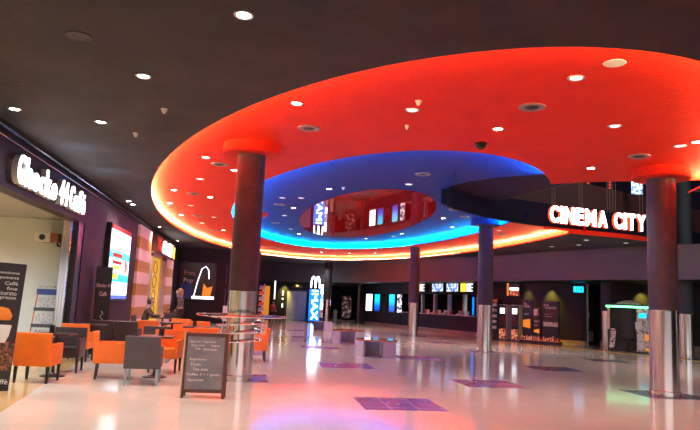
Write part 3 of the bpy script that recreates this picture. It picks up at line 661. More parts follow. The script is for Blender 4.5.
bm = BM(); box(bm, .5, 1.4, -.16, -.156, .86, .98); box(bm, .3, 1.2, -.16, -.156, .58, .74); obj('orange_print', bm, 'yellow_em', t)
# ------------------------------------------------------------------ striped shop
t = thing('striped_shopfront', 'shopfront with pink and amber striped panels beyond the video screen', 'shopfront', (-4.2, 24.0, 0), pi/2)
def stripes(x0, x1, z0, z1, n, nm):
    a, b_ = BM(), BM(); h = (z1-z0)/n
    for i in range(n): box(a if i % 2 else b_, x0, x1, -.10, 0, z0+i*h, z0+(i+1)*h)
    obj('pink_panel', b_ if n % 2 else a, 'stripe_pink', t); obj('amber_panel', a if n % 2 else b_, 'stripe_orange', t)
stripes(.0, 2.7, .15, 3.95, 9, 'l'); stripes(7.6, 10.3, .15, 3.2, 7, 'r')
bm = BM(); box(bm, 3.1, 3.35, -.12, 0, 0, 3.15); box(bm, 5.9, 7.5, -.12, 0, 0, 3.15); box(bm, 3.1, 7.5, -.12, 0, 3.0, 3.18); obj('door_frame', bm, 'cream', t)
bm = BM(); box(bm, 3.36, 5.88, -.05, 0, 0, 3.0); obj('yellow_glass_door', bm, 'yellowglass', t)
bm = BM()
for k in range(4): tube(bm, [(4.5+.5*cos(a*pi/10), -.055, .8+k*.6+.26*sin(a*pi/10)) for a in range(20)], .03, 5, True)
obj('swirl_pattern', bm, 'stripe_orange', t)
t = thing('shop_sign_box', 'maroon box sign with a white ampersand over the striped shop', 'sign', (-4.2, 27.3, 3.2), pi/2)
bm = BM(); box(bm, 0, 6.4, -.2, 0, 0, .72, .01); obj('box', bm, 'signbox', t)
bm = shift(text_bm('K', 1.1, .52, .03, bold=.02), .95, -.22, .36); obj('red_letter', bm, 'red_em', t)
bm = shift(text_bm('&', 1.5, .56, .03, bold=.03), 2.6, -.22, .36); obj('white_letter', bm, 'glow_white', t)
bm = shift(text_bm('1', 1.1, .56, .03, bold=.04), 4.3, -.22, .36); obj('white_letter', bm, 'glow_white', t)
bm = BM(); box(bm, 5.7, 6.1, -.23, -.2, .06, .6); obj('yellow_bar', bm, 'yellow_em', t)
# ------------------------------------------------------------------ back left drinks poster
t = thing('drink_poster', 'lit dark poster with a white bottle outline and yellow glass on the back wall', 'poster', (-4.1, 37.5, 1.25), 0)
bm = BM(); box(bm, 0, 2.0, -.08, 0, 0, 2.1, .01); obj('panel', bm, 'panel_black', t)
bm = BM(); box(bm, .1, .75, -.09, -.08, .1, .9); obj('navy_print', bm, 'bluestrip', t)
bm = BM(); tube(bm, [(.85, -.1, .2), (1.0, -.1, 1.0), (1.2, -.1, 1.75), (1.4, -.1, 1.9), (1.58, -.1, 1.7), (1.62, -.1, 1.2)], .022, 6); box(bm, .75, 1.95, -.1, -.085, .08, .22); obj('bottle_outline', bm, 'screen_white', t)
bm = BM(); prism_y(bm, [(1.3, .25), (1.75, .25), (1.85, .8), (1.55, .7), (1.35, .95)], -.1, -.085); obj('yellow_glass_print', bm, 'orange_panel', t)
M['orange_panel'].node_tree.nodes['Principled BSDF'].inputs['Emission Strength'].default_value = .5
q = shift(text_bm('Prima', .6, .3, .01), .55, -.095, 1.5); obj('gold_lettering', q, 'cream', t)
q = shift(text_bm('Pop', .5, .32, .01), .5, -.095, 1.05); obj('white_lettering', q, 'ink_white', t)
bm = BM(); box(bm, 0, .05, -.06, 0, 0, 1.1, .01); box(bm, 0, .05, -.06, 0, 1.35, 2.4, .01); tag(obj('blue_light_tube', bm, 'bluestrip', None, (-1.55, 37.5, .9)), 'dim blue upright tube light right of the drinks poster', 'light')
t = thing('easel_stand', 'small white easel stand left of the steel column at the back', 'stand', (-.95, 26.5, 0))
bm = BM(); tube(bm, [(-.22, 0, 0), (0, 0, 1.35), (.22, 0, 0)], .015, 6); tube(bm, [(0, .3, 0), (0, 0, 1.35)], .015, 6); obj('legs', bm, 'white_plastic', t)
bm = BM(); box(bm, -.18, .18, -.03, -.015, .55, 1.15); obj('card', bm, 'ink_white', t)
# ------------------------------------------------------------------ elevator recess
t = thing('elevator', 'double steel elevator doors at the back of the hall', 'elevator', (3.3, 49.6, 0))
for s in (-1, 1):
    bm = BM(); box(bm, min(0, s*.72)+(.006 if s > 0 else 0), max(0, s*.72)-(.006 if s < 0 else 0), -.05, -.01, .02, 2.16, .004); obj('door_leaf', bm, 'lift', t)
bm = BM(); box(bm, -.84, -.75, -.08, 0, 0, 2.26); box(bm, .75, .84, -.08, 0, 0, 2.26); box(bm, -.75, .75, -.08, 0, 2.17, 2.26); obj('frame', bm, 'panel_black', t)
for z, h in ((2.0, .35), (1.55, .12), (1.05, .28)):
    bm = BM(); box(bm, -1.1, -1.0, -.04, 0, z-h/2, z+h/2, .004); obj('call_panel', bm, 'lamp_dim', t)
bm = BM(); lathe(bm, [(0, .0), (.4, .02), (.36, .12), (.2, .2), (0, .22)], 24); bmesh.ops.scale(bm, vec=(1, .4, 1), verts=bm.verts[:]); tag(obj('wall_lamp', bm, 'vent', None, (3.3, 49.42, 2.42)), 'half round wall lamp above the elevator doors', 'wall lamp')
t = thing('orange_panel_stand', 'tall orange display panel at the far left of the elevator wall', 'display panel', (.95, 49.3, 0))
bm = BM(); box(bm, -.25, .3, 0, .08, .1, 2.45, .01); obj('panel', bm, 'orange_panel', t)
bm = BM(); box(bm, -.3, .35, -.1, .2, 0, .1, .01); obj('base', bm, 'black_plastic', t)
t = thing('postcard_tower', 'white wire display tower with cards right of the near left column', 'display rack', (.45, 37.0, 0))
t.location = (.62, 36.3, 0)
bm = BM(); tube(bm, [(0, 0, 0), (0, 0, 2.3)], .035, 8); obj('pole', bm, 'white_plastic', t)
bm = BM(); lathe(bm, [(0, 0), (.3, 0), (.3, .03), (0, .05)], 24); obj('base', bm, 'white_plastic', t)
for k in range(6):
    bm = BM(); box(bm, -.28, .02, -.1, .1, .5+k*.3, .53+k*.3); sh = obj('shelf', bm, 'white_plastic', t)
    bm = BM(); box(bm, -.26, 0, -.08, .08, .53+k*.3, .7+k*.3); obj('cards', bm, 'paper' if k % 2 else 'rackred', sh)
t = thing('tube_light', 'thin white upright light tube above the person in red', 'light', (1.55, 47.0, 0))
bm = BM(); tube(bm, [(0, 0, 0), (0, 0, 1.5)], .02, 8); obj('post', bm, 'black_plastic', t)
bm = BM(); tube(bm, [(0, 0, 1.5), (0, 0, 2.8)], .045, 8); obj('tube', bm, 'lamp_dim', t)
# ------------------------------------------------------------------ IMAX totem and golden M
t = thing('imax_totem', 'glowing blue upright IMAX sign left of the far column', 'sign', (4.35, 46.0, 0), R_(5))
bm = BM(); box(bm, -.36, .36, 0, .3, 0, .12, .01); obj('plinth', bm, 'black_plastic', t)
bm = BM(); box(bm, -.36, .36, 0, .3, .12, 2.3, .02); obj('lightbox', bm, 'imax_blue', t)
bm = text_bm('IMAX', .44, 2.05, .03, rot=-pi/2, bold=.0); shift(bm, 0, -.02, 1.22); obj('lettering', bm, 'glow_white', t)
t = thing('arches_sign', 'glowing white double arch M standing on the IMAX sign', 'sign', (4.35, 46.1, 2.3), R_(5))
bm = BM()
for s in (-1, 1):
    pts = [(s*.16+.15*cos(a*pi/14), 0, .12+.78*sin(a*pi/14)**.9) for a in range(15)]
    tube(bm, pts, .042, 8)
obj('arches', bm, 'glow_white', t)
bm = BM(); box(bm, -.33, .33, -.05, .05, .0, .1); obj('foot', bm, 'black_plastic', t)
t = thing('narrow_lightbox', 'narrow white lit menu column between the IMAX sign and the far column', 'sign', (4.98, 47.0, 0), R_(5))
bm = BM(); box(bm, -.16, .16, 0, .2, 0, 2.75, .01); obj('housing', bm, 'black_plastic', t)
for z0, z1, mm in ((2.0, 2.7, 'screen_white'), (1.45, 1.95, 'tvprint'), (.9, 1.4, 'screen_white'), (.35, .85, 'popcorn')):
    bm = BM(); box(bm, -.14, .14, -.012, -.001, z0, z1); obj('lit_panel', bm, mm, t)
# lobby
t = thing('film_poster_stand', 'freestanding film poster in the lit lobby opening', 'poster', (8.45, 58, 0))
t.location = (7.85, 54.5, 0)
bm = BM(); box(bm, -.45, .45, 0, .12, .05, 2.1, .01); obj('case', bm, 'panel_black', t)
bm = BM(); box(bm, -.38, .38, -.012, -.001, .2, 1.6); obj('picture', bm, 'movie', t)
bm = BM(); box(bm, -.36, .36, -.012, -.001, 1.68, 1.98); obj('title_print', bm, 'movie', t)
t = thing('litter_bin', 'pale cylindrical bin standing in the lobby behind the far column', 'bin', (6.9, 54.5, 0))
bm = BM(); lathe(bm, [(0, 0), (.16, 0), (.17, .75), (.15, .78), (0, .8)], 24); obj('body', bm, 'white_plastic', t, smooth=True)
bm = BM(); lathe(bm, [(.1, .79), (.13, .83), (0, .86)], 24); obj('lid', bm, 'trim_metal', t, smooth=True)
bm = BM(); box(bm, 0, .18, 0, .18, 0, 2.87); struct('trim_8', bm, 'tan').location = (7.75, 48.2, 0)
for x, y, e in ((6.2, 51.5, 40), (7.5, 55, 40)): lampobj(x, y, 2.8, e, 'lobby_lamp', 140)
for i, (x, y) in enumerate(((6.2, 51.5), (7.3, 53))):
    downlight(x, y, 2.88, 'lobby ceiling behind the far column', i, 0, .12)
# ------------------------------------------------------------------ poster lightboxes on the right wall
M['cyan_poster'] = ramp_emit('cyan_fade_poster', [(0, (.01, .02, .3)), (.3, (.0, .12, .9)), (.6, (.0, .55, 1)), (1, (.0, .75, .95))], 'Z', 0, 1.15, 1.5)
P0 = Vector((8.1, 46.9)); P1 = Vector((9.65, 41.9)); dW = (P1-P0).normalized(); aW = math.atan2(dW.y, dW.x); LW = (P1-P0).length
for f0, f1, mm, lab in ((.053, .253, 'screen_white', 'white lit upright poster, leftmost of the row on the dark right wall'),
                        (.30, .47, 'cyan_poster', 'cyan to blue lit poster beside the white one on the right wall'),
                        (.50, .65, 'glass', 'unlit black poster case between the two cyan ones'),
                        (.70, .87, 'cyan_poster', 'cyan to blue lit poster right of the unlit case'),
                        (.91, 1.05, 'bw_print', 'black and white lit poster, rightmost of the row on the dark wall')):
    p = P0+dW*LW*f0; w = LW*(f1-f0)-.08
    t = thing('poster_lightbox', lab, 'poster', (p.x, p.y, 1.0), aW, 'lit posters on the right wall')
    bm = BM(); box(bm, 0, w, -.07, 0, -.04, 1.19, .006); obj('case', bm, 'black_plastic', t)
    bm = BM(); box(bm, .04, w-.04, -.08, -.0701, 0, 1.15); obj('picture', bm, mm, t)
# ------------------------------------------------------------------ ticket counter
P0 = Vector((9.65, 41.9)); P1 = Vector((12.15, 34.1)); dT = (P1-P0).normalized(); aT = math.atan2(dT.y, dT.x); LT = (P1-P0).length
t = thing('counter_ledge', 'long pale counter ledge below the ticket windows', 'counter', (P0.x, P0.y, 1.02), aT)
bm = BM(); box(bm, .2, LT, -.22, .3, 0, .04, .008); obj('top', bm, 'bench', t)
for i, f in enumerate((.30, .47, .65, .83, .985)):
    bm = BM(); box(bm, -.09, .09, -.02, .16, 1.06, 2.23); o = obj('window_pillar', bm, 'steel_flat', None, (P0.x+dT.x*LT*f, P0.y+dT.y*LT*f, 0), aT)
    tag(o, 'pale upright pillar between ticket windows, %s of the row' % ORD[i], 'pillar', 'pillars of the ticket windows')
for i, (f0, f1, k) in enumerate(((.24, .36, 'm'), (.445, .60, 's'), (.63, .785, 's'), (.80, .96, 'm'))):
    p = P0+dT*LT*f0; w = LT*(f1-f0)-.05
    t = thing('menu_screen', '%s screen above the ticket windows, %s of four' % ('yellow and black price' if k == 'm' else 'blue white picture', ORD[i]), 'screen', (p.x, p.y, 2.34), aT, 'screens above the ticket windows')
    bm = BM(); box(bm, 0, w, -.08, 0, 0, .54, .006); obj('bezel', bm, 'black_plastic', t)
    if k == 's':
        bm = BM(); box(bm, .05, w-.05, -.09, -.081, .05, .49); obj('display', bm, 'tvprint', t)
    else:
        bm = BM(); box(bm, .03, w*.4, -.09, -.081, .04, .5); obj('yellow_column', bm, 'yellow_em', t)
        bm = BM()
        for r in range(5): box(bm, w*.46, w*.9-(r % 2)*.15, -.09, -.081, .07+r*.09, .11+r*.09)
        obj('price_lines', bm, 'screen_white', t)
for f, lab, w in ((.76, 'blue lit poster inside the ticket room, left of the white one', .22), (.93, 'white lit poster with yellow edge inside the ticket room', .75)):
    p = P0+dT*LT*f; nx, ny = -dT.y, dT.x
    t = thing('inner_poster', lab, 'poster', (p.x+nx*1.0, p.y+ny*1.0, 1.0), aT)
    bm = BM(); box(bm, 0, w, 0, .06, -.98, 1.15, .006); obj('case', bm, 'cream' if w > .5 else 'bluestrip', t)
    bm = BM(); box(bm, .04, w-.04, -.01, -.001, .1, 1.1); obj('picture', bm, 'screen_white' if w > .5 else 'imax_blue', t)
def cup(x, y, z, lab, m='redplastic', h=.16, r=.05):
    t = thing('paper_cup', lab, 'cup', (x, y, z)); 
    bm = BM(); lathe(bm, [(0, 0), (r*.75, 0), (r, h), (r*.9, h), (0, h*.95)], 16); obj('cup', bm, m, t, smooth=True)
    bm = BM(); lathe(bm, [(r*1.04, h), (r*1.04, h+.012), (0, h+.02)], 16); obj('lid', bm, 'white_plastic', t, smooth=True)
for i, f in enumerate((.385, .41, .53, .56, .7, .89)):
    p = P0+dT*LT*f; n = (dT.y, -dT.x)
    cup(p.x+n[0]*.1, p.y+n[1]*.1, 1.06, '%s cup on the ticket counter ledge, %s' % ('red' if i % 2 == 0 else 'white', ORD[i]), 'redplastic' if i % 2 == 0 else 'white_plastic', .22, .09)
for i, f in enumerate((.44, .58, .76)):
    p = P0+dT*LT*f
    t = thing('cash_register', 'small white ticket till on the counter, %s of three' % ORD[i], 'till', (p.x-dT.y*.1, p.y+dT.x*.1, 1.06), aT, 'tills on the ticket counter')
    bm = BM(); box(bm, -.18, .18, -.1, .1, 0, .08, .01); obj('base', bm, 'white_plastic', t)
    bm = BM(); box(bm, -.15, .15, .02, .05, .08, .26, .008, Matrix.Rotation(R_(-12), 4, 'X')); obj('display', bm, 'white_plastic', t)
lampobj(11.6, 38.6, 2.8, 30, 'ticket_room_lamp', 140)
# ------------------------------------------------------------------ kiosks, standees
TH = R_(-58)
t = thing('hanging_menu', 'small lit food menu sign hung on the wall above the kiosks', 'sign', (12.85, 31.2, 2.17), R_(-40))
bm = BM(); box(bm, -.3, .34, 0, .06, 0, .66, .006); obj('board', bm, 'panel_black', t)
bm = BM(); box(bm, -.30, -.2, -.012, -.001, .02, .64); obj('orange_band', bm, 'orange_panel', t)
bm = BM(); box(bm, -.15, .3, -.012, -.001, .3, .42); obj('white_band', bm, 'screen_white', t)
bm = BM(); box(bm, -.15, .3, -.012, -.001, .04, .26); obj('food_print', bm, 'popcorn', t)
bm = BM(); tube(bm, [(-.25, .03, .66), (-.25, .03, .73)], .01, 6); tube(bm, [(.25, .03, .66), (.25, .03, .73)], .01, 6); obj('hanger', bm, 'black_plastic', t)
def kiosk(x, y, lab, first=None):
    t = thing('order_kiosk', lab, 'kiosk', (x, y, 0), TH, 'self service kiosks')
    bm = BM(); box(bm, -.24, .24, 0, .42, .03, 1.74, .01); obj('cabinet', bm, 'letter_side', t)
    bm = BM(); box(bm, -.21, .21, -.02, -.001, .06, 1.70, .004); obj('front_panel', bm, 'panel_black', t)
    bm = BM(); box(bm, -.14, .12, -.035, -.021, 1.3, 1.56); obj('display', bm, 'screen_white', t)
    for k in range(4):
        bm = BM(); tube(bm, [(.09*cos(a*pi/8)+(-.08 if k % 2 else .1), -.03, .84+.22*(k//2)+.08*sin(a*pi/8)) for a in range(16)], .012, 5, True); obj('round_print', bm, 'redplastic', t)
    bm = BM(); box(bm, -.19, .19, -.03, -.021, .08, .55); obj('food_print', bm, 'popcorn', t)
    bm = BM(); box(bm, -.2, .2, .04, .38, 0, .03); obj('foot', bm, 'black_plastic', t)
kiosk(12.33, 31.15, 'self service kiosk with white screen, nearer the middle column')
kiosk(12.72, 30.55, 'self service kiosk with silver side, next to the black standees')
t = thing('snack_shelf', 'dark tall snack shelf with orange top behind the two kiosks', 'shelf', (12.1, 31.9, 0), TH)
bm = BM(); box(bm, -.3, .3, 0, .35, 0, 2.0, .01); obj('case', bm, 'panel_black', t)
bm = BM(); box(bm, -.1, .28, -.02, -.001, 1.84, 1.98); obj('orange_header', bm, 'ink_orange', t)
for k in range(5):
    bm = BM(); box(bm, -.27, .27, -.1, 0, .5+k*.28, .52+k*.28); s_ = obj('shelf', bm, 'black_plastic', t)
    bm = BM(); box(bm, -.24, .24, -.08, -.01, .52+k*.28, .66+k*.28); obj('packs', bm, 'photos', s_)
pl = Vector((12.72, 30.0)); pr_ = Vector((13.98, 28.55)); dS = (pr_-pl).normalized(); aS = math.atan2(dS.y, dS.x)
t = thing('display_plinth', 'low orange plinth crowded with snack prints under the black standees', 'plinth', (pl.x, pl.y, 0), aS)
bm = BM(); box(bm, 0, 1.92, 0, .42, 0, .10, .01); obj('base', bm, 'black_plastic', t)
bm = BM(); box(bm, .02, 1.90, .02, .40, .10, .13); obj('orange_top', bm, 'ink_orange', t)
bm = BM()
for k in range(16):
    x = .08+k*.117; h = .14+.1*random.random(); box(bm, x, x+.07, .04, .06, .13, .13+h)
obj('snack_cutouts', bm, 'popcorn', t)
def standee(f, w, h, y, lab, texts, orange=None, photo=None):
    p = pl+dS*f; n = Vector((-dS.y, dS.x))
    t = thing('standee', lab, 'display panel', (p.x+n.x*y, p.y+n.y*y, .132), aS)
    bm = BM(); box(bm, 0, w, 0, .12, 0, h-.13, .006); obj('panel', bm, 'panel_black', t)
    for s_, x, z, ww, hh in texts: obj('lettering', shift(text_bm(s_, ww, hh, .004, bold=.02), x, -.006, z-.13), 'ink_white', t)
    if orange: x0, x1, z0, z1 = orange; obj('orange_print', prism_y(BM(), [(x0, z0+.06-.13), (x1, z0-.13), (x1, z1-.13), (x0, z1-.06-.13)], -.01, -.001), 'orange_panel', t)
    if photo: x0, x1, z0, z1 = photo; obj('photo_print', box(BM(), x0, x1, -.01, -.001, z0-.13, z1-.13), 'photos', t)
standee(.05, .50, 1.98, .2, 'tall narrow black standee with orange trapezoid, leftmost on the plinth', [('THE', .14, 1.80, .15, .09), ('COFFEE', .22, 1.68, .3, .1), ('HOT', .22, 1.32, .22, .1)], (.04, .40, .66, 1.10))
standee(.62, .38, 1.66, .1, 'shorter black standee with small screen in the middle of the plinth', [('MENU', .2, 1.0, .24, .08), ('NEW', .18, .82, .2, .06)], (.06, .33, .45, .66), (.06, .26, 1.28, 1.58))
standee(1.05, .80, 1.98, .2, 'wide black standee with white heading, rightmost on the plinth', [('FILM', .2, 1.78, .22, .09), ('COLLECTORS', .4, 1.66, .56, .11), ('coming soon', .32, 1.36, .4, .05), ('tickets', .3, 1.26, .34, .05)], None, (.05, .75, .80, 1.0))
# exit light
pE = Vector((14.2, 29.6)); dE = (Vector((15.35, 29.0))-pE).normalized(); aE = math.atan2(dE.y, dE.x)
t = thing('exit_light', 'glowing cyan emergency light box on the dark wall left of the doorway', 'sign', (15.0, 29.08, 2.45), aE)
bm = BM(); box(bm, -.02, .46, -.09, -.04, -.02, .29, .01); obj('case', bm, 'bluestrip', t)
bm = BM(); box(bm, 0, .44, -.1, -.091, 0, .27); obj('lit_face', bm, 'cyan_em', t)
bm = shift(text_bm('310', .3, .14, .004, bold=.02), .24, -.103, .14); obj('digits', bm, 'bluestrip', t)
bm = BM(); box(bm, .1, .34, -.04, .02, .08, .2); obj('wall_mount', bm, 'black_plastic', t)
# ------------------------------------------------------------------ photo booth
t = thing('photo_booth', 'photo booth with a green lit top edge and photo strip prints', 'photo booth', (15.2, 24.85, 0), R_(-31))
bm = BM(); box(bm, -.8, -.72, 0, 1.1, 0, 1.86); box(bm, .28, .8, 0, 1.1, 0, 1.86); box(bm, -.72, .28, 1.04, 1.1, 0, 1.86); box(bm, -.8, .8, 0, 1.1, 1.86, 1.93); obj('cabinet', bm, 'panel_black', t)
bm = BM(); box(bm, -.8, .8, -.02, 1.1, 1.80, 1.86); obj('lintel', bm, 'white_plastic', t)
bm = BM(); box(bm, -.86, .86, -.06, -.021, 1.79, 1.86, .008); obj('green_light_bar', bm, 'green_em', t)
bm = BM(); prism_y(bm, [(-.5+1.0*i/16, 1.93+.16*sin(pi*i/16)) for i in range(17)], .0, .08); obj('arched_header', bm, 'bench_dark', t)
obj('header_lettering', shift(text_bm('FOTO KABINA', .8, .075, .01, bold=.02), 0, -.008, 1.965), 'cream', t)
bm = BM(); box(bm, -.80, -.71, -.012, -.001, .9, 1.78); obj('pale_post', bm, 'cream', t)
bm = BM()
for z in (.08, .36, .62): box(bm, -.76, -.56, -.03, -.013, z, z+.24, 0, Matrix.Rotation(R_(6), 4, 'Y'))
obj('photo_strip_print', bm, 'photos', t)
bm = BM(); box(bm, .38, .66, -.02, -.001, 1.40, 1.58, .01); obj('blue_badge', bm, 'cyan_em', t)
bm = BM(); box(bm, .30, .79, -.008, -.001, .05, 1.78); obj('side_print', bm, 'photos', t)
for z, x in ((.1, .34), (.42, .36), (.9, .34)):
    bm = BM(); box(bm, x, x+.24, -.03, -.009, z, z+.3, 0, Matrix.Rotation(R_(-5), 4, 'Y')); obj('photo_strip', bm, 'ink_white', t)
for q_ in ((.62, .78, .1, .2), (.6, .78, .5, .74)):
    bm = BM(); box(bm, q_[0], q_[1], -.03, -.009, q_[2], q_[3]); obj('orange_print', bm, 'orange_panel', t)
bm = BM(); prism_y(bm, [(-.7+.09*i, 1.78 if 1 else 0) for i in range(6)]+[(-.25-.09*i, .35) for i in range(6)], .3, .34); obj('curtain', bm, 'cloth_black', t)
bm = BM(); lathe(bm, [(0, 0), (.14, 0), (.03, .03), (.03, .42), (.17, .44), (.17, .5), (0, .5)], 20); shift(bm, 0, .6, 0); obj('stool', bm, 'black_plastic', t, smooth=True)
# ------------------------------------------------------------------ benches
def bench(x, y, rz, lab):
    t = thing('bench', lab, 'bench', (x, y, 0), rz)
    Rb = .62; oc = [(Rb*cos(pi/8+k*pi/4), Rb*.95*sin(pi/8+k*pi/4)) for k in range(8)]
    ri = [(Rb*.42*cos(pi/8+k*pi/4), Rb*.42*sin(pi/8+k*pi/4)) for k in range(8)]
    bm = BM()
    for k in range(8):
        j = (k+1) % 8; prism(bm, [oc[k], oc[j], ri[j], ri[k]], .445, .49)
    bmesh.ops.remove_doubles(bm, verts=bm.verts[:], dist=1e-5); obj('wooden_top', bm, 'bench_top', t)
    bm = BM(); prism(bm, [(.10, -.53), (.48, -.44), (.56, -.1), (.56, .14), (.12, .14)], 0, .445); obj('leg_block', bm, 'bench', t)
    bm = BM(); prism(bm, [(-.56, -.2), (-.45, -.36), (-.38, -.3), (-.38, .22), (-.56, .22)], 0, .445); obj('leg_block', bm, 'bench', t)
    bm = BM(); prism(bm, [(-.3, .35), (.45, .35), (.4, .5), (-.25, .5)], 0, .445); obj('leg_block', bm, 'bench', t)
    bm = BM(); prism(bm, [(-.38, .16), (.12, .14), (.12, .2), (-.38, .22)], 0, .445); prism(bm, [(-.38, -.28), (.10, -.38), (.12, .14), (-.38, .16)], .0, .03); obj('inner_panel', bm, 'bench_dark', t)
    return t
bench(3.62, 18.75, 0, 'nearest grey bench with red wooden octagonal top')
bench(3.62, 24.3, R_(8), 'second grey bench with red wooden top, left of the nearest one')
t = thing('planter_box', 'low grey block bench at the foot of the far column by the IMAX sign', 'bench', (3.75, 33.9, 0), R_(4))
t.name = 'bench'
bm = BM(); box(bm, -.05, .38, -.3, .3, 0, .46, .01); obj('block', bm, 'bench', t)
bm = BM(); box(bm, -.52, -.05, -.2, .28, 0, .46, .01); obj('dark_block', bm, 'greyseat', t)
# ------------------------------------------------------------------ people
def skin(name, chain, m, parent, lvl=2):
    """chain: list of (points with radii, parent-link) -> skinned continuous surface"""
    me = bpy.data.meshes.new(name); vs, es, rs = [], [], []
    key = {}
    for path in chain:
        prev = None
        for p, r in path:
            k = tuple(round(c, 4) for c in p)
            if k not in key: key[k] = len(vs); vs.append(p); rs.append(r)
            i = key[k]
            if prev is not None: es.append((prev, i))
            prev = i
    me.from_pydata(vs, es, []); me.materials.append(M[m])
    o = bpy.data.objects.new(name, me); col.objects.link(o); o.parent = parent
    md = o.modifiers.new('skin', 'SKIN'); md.use_smooth_shade = True
    for i, sv in enumerate(me.skin_vertices[0].data):
        r = rs[i]; sv.radius = (r, r) if not isinstance(r, tuple) else r; sv.use_root = (i == 0)
    s = o.modifiers.new('sub', 'SUBSURF'); s.levels = lvl; s.render_levels = lvl
    dg = bpy.context.evaluated_depsgraph_get(); me2 = bpy.data.meshes.new_from_object(o.evaluated_get(dg))
    o.modifiers.clear(); o.data = me2
    for p in me2.polygons: p.use_smooth = True
    return o
def head_parts(t, c, face, hairm, long=False):
    """features on a head centred at c, looking along the unit vector face (x,y)"""
    fx, fy = face; a = math.atan2(fx, -fy)
    T = Matrix.Translation(c) @ Matrix.Rotation(a, 4, 'Z')   # local -y is the face side
    bm = BM(); bmesh.ops.create_uvsphere(bm, u_segments=20, v_segments=14, radius=.118)
    bmesh.ops.scale(bm, vec=(.86, 1, 1.06), verts=bm.verts[:])
    bmesh.ops.delete(bm, geom=[v for v in bm.verts if v.co.y < -.045 and v.co.z < .045], context='VERTS')
    if long:
        for v in bm.verts:
            if v.co.z < -.02 and v.co.y > -.02: v.co.z -= .12
    bmesh.ops.transform(bm, matrix=T @ Matrix.Translation((0, .012, .022)), verts=bm.verts[:]); obj('hair', bm, hairm, t, smooth=True)
    bm = BM()
    for s in (-1, 1):
        q = bmesh.ops.create_uvsphere(bm, u_segments=8, v_segments=6, radius=.011); bmesh.ops.translate(bm, verts=q['verts'], vec=(s*.033, -.092, .01))
    bmesh.ops.transform(bm, matrix=T, verts=bm.verts[:]); obj('eyes', bm, 'hair', t)
def head_chain(c, face):
    x, y, z = c; fx, fy = face; sx, sy = fy, -fx
    return [((x-fx*.01, y-fy*.01, z-.19), .05), ((x, y, z-.1), .062), ((x+fx*.005, y+fy*.005, z), .095), ((x-fx*.005, y-fy*.005, z+.075), .078)], \
        [((x+fx*.005, y+fy*.005, z), .095), ((x+fx*.085, y+fy*.085, z-.02), .022), ((x+fx*.115, y+fy*.115, z-.035), .012)]
def hand(w, d, up=(0, 0, -1)):
    """palm plus five separate fingers starting at wrist w, pointing along d"""
    w = Vector(w); d = Vector(d).normalized(); s = d.cross(Vector(up)).normalized(); n = s.cross(d)
    palm = w+d*.055; ch = [[(tuple(w), .028), (tuple(palm), .034)]]
    for k, L in zip((-1.5, -.5, .5, 1.5), (.062, .075, .07, .055)):
        b0 = palm+s*k*.02+d*.02; ch.append([(tuple(palm), .034), (tuple(b0), .012), (tuple(b0+d*L*.55-n*.008), .0095), (tuple(b0+d*L-n*.025), .008)])
    b0 = w+d*.03+s*.03; ch.append([(tuple(w), .028), (tuple(b0), .012), (tuple(b0+d*.035+s*.022), .010), (tuple(b0+d*.06+s*.026), .008)])
    return ch
def person(lab, loc, rz, J, top, bottom, hairm, sleeve=True, long=False, shoe='cloth_black'):
    """J: joints in local coordinates, facing +x"""
    t = thing('person', lab, 'person', loc, rz)
    fx = J.get('face', (1, 0))
    h1, h2 = head_chain(J['head'], fx)
    ch = [[(J['hip'], .12), (J['waist'], .105), (J['chest'], .125), (J['neck'], .055), h1[0]], h1, h2]
    for s in 'LR':
        ch.append([(J['chest'], .125), (J['sh'+s], .06), (J['el'+s], .043), (J['wr'+s], .03)])
        ch.append([(J['hip'], .12), (J['th'+s], .085), (J['kn'+s], .058), (J['an'+s], .038), (J['toe'+s], .032)])
    skin('body', ch, 'skin', t)
    for s in 'LR':
        d = Vector(J['wr'+s])-Vector(J['el'+s]); skin('hand', hand(J['wr'+s], d), 'skin', t, 1)
    c = [[(J['hip'], .14), (J['waist'], .128), (J['chest'], .15), (J['neck'], .07)]]
    for s in 'LR': c.append([(J['chest'], .15), (J['sh'+s], .078), (J['el'+s], .058), (J['wr'+s], .043)])
    skin('jacket', c, top, t)
    c = []
    for s in 'LR': c.append([(J['hip'], .137), (J['th'+s], .1), (J['kn'+s], .072), (J['an'+s], .052)])
    skin('trousers', c, bottom, t)
    for s in 'LR':
        a, b_ = Vector(J['an'+s]), Vector(J['toe'+s]); a2 = a.copy(); a2.z = b_.z+.01
        skin('shoe', [[(tuple(a2), .045), (tuple((a2+b_)/2), .045), (tuple(b_), .04)]], shoe, t, 1)
    head_parts(t, J['head'], fx, hairm, long)
    return t
# seated, turned to the right, forearm on the table
person('seated person in a brown jacket leaning on the back table, dark hair', (-3.42, 22.05, 0), 0,
       dict(hip=(0, 0, .52), waist=(.02, 0, .68), chest=(.08, 0, .93), neck=(.12, 0, 1.07), head=(.17, 0, 1.24),
            shL=(.1, .17, .98), elL=(.26, .2, .78), wrL=(.5, .12, .80), shR=(.1, -.17, .98), elR=(.27, -.2, .79), wrR=(.5, -.14, .805),
            thL=(.1, .1, .50), knL=(.42, .11, .50), anL=(.4, .11, .09), toeL=(.54, .11, .035), thR=(.1, -.1, .50), knR=(.42, -.11, .50), anR=(.4, -.11, .09), toeR=(.54, -.11, .035)),
       'cloth_brown', 'cloth_black', 'hair')
chair('tub_chair', 'dark brown tub chair in which the person in the brown jacket sits', 'darkseat', 'legwood', -3.42, 22.05, R_(-90)).location.x = -3.46
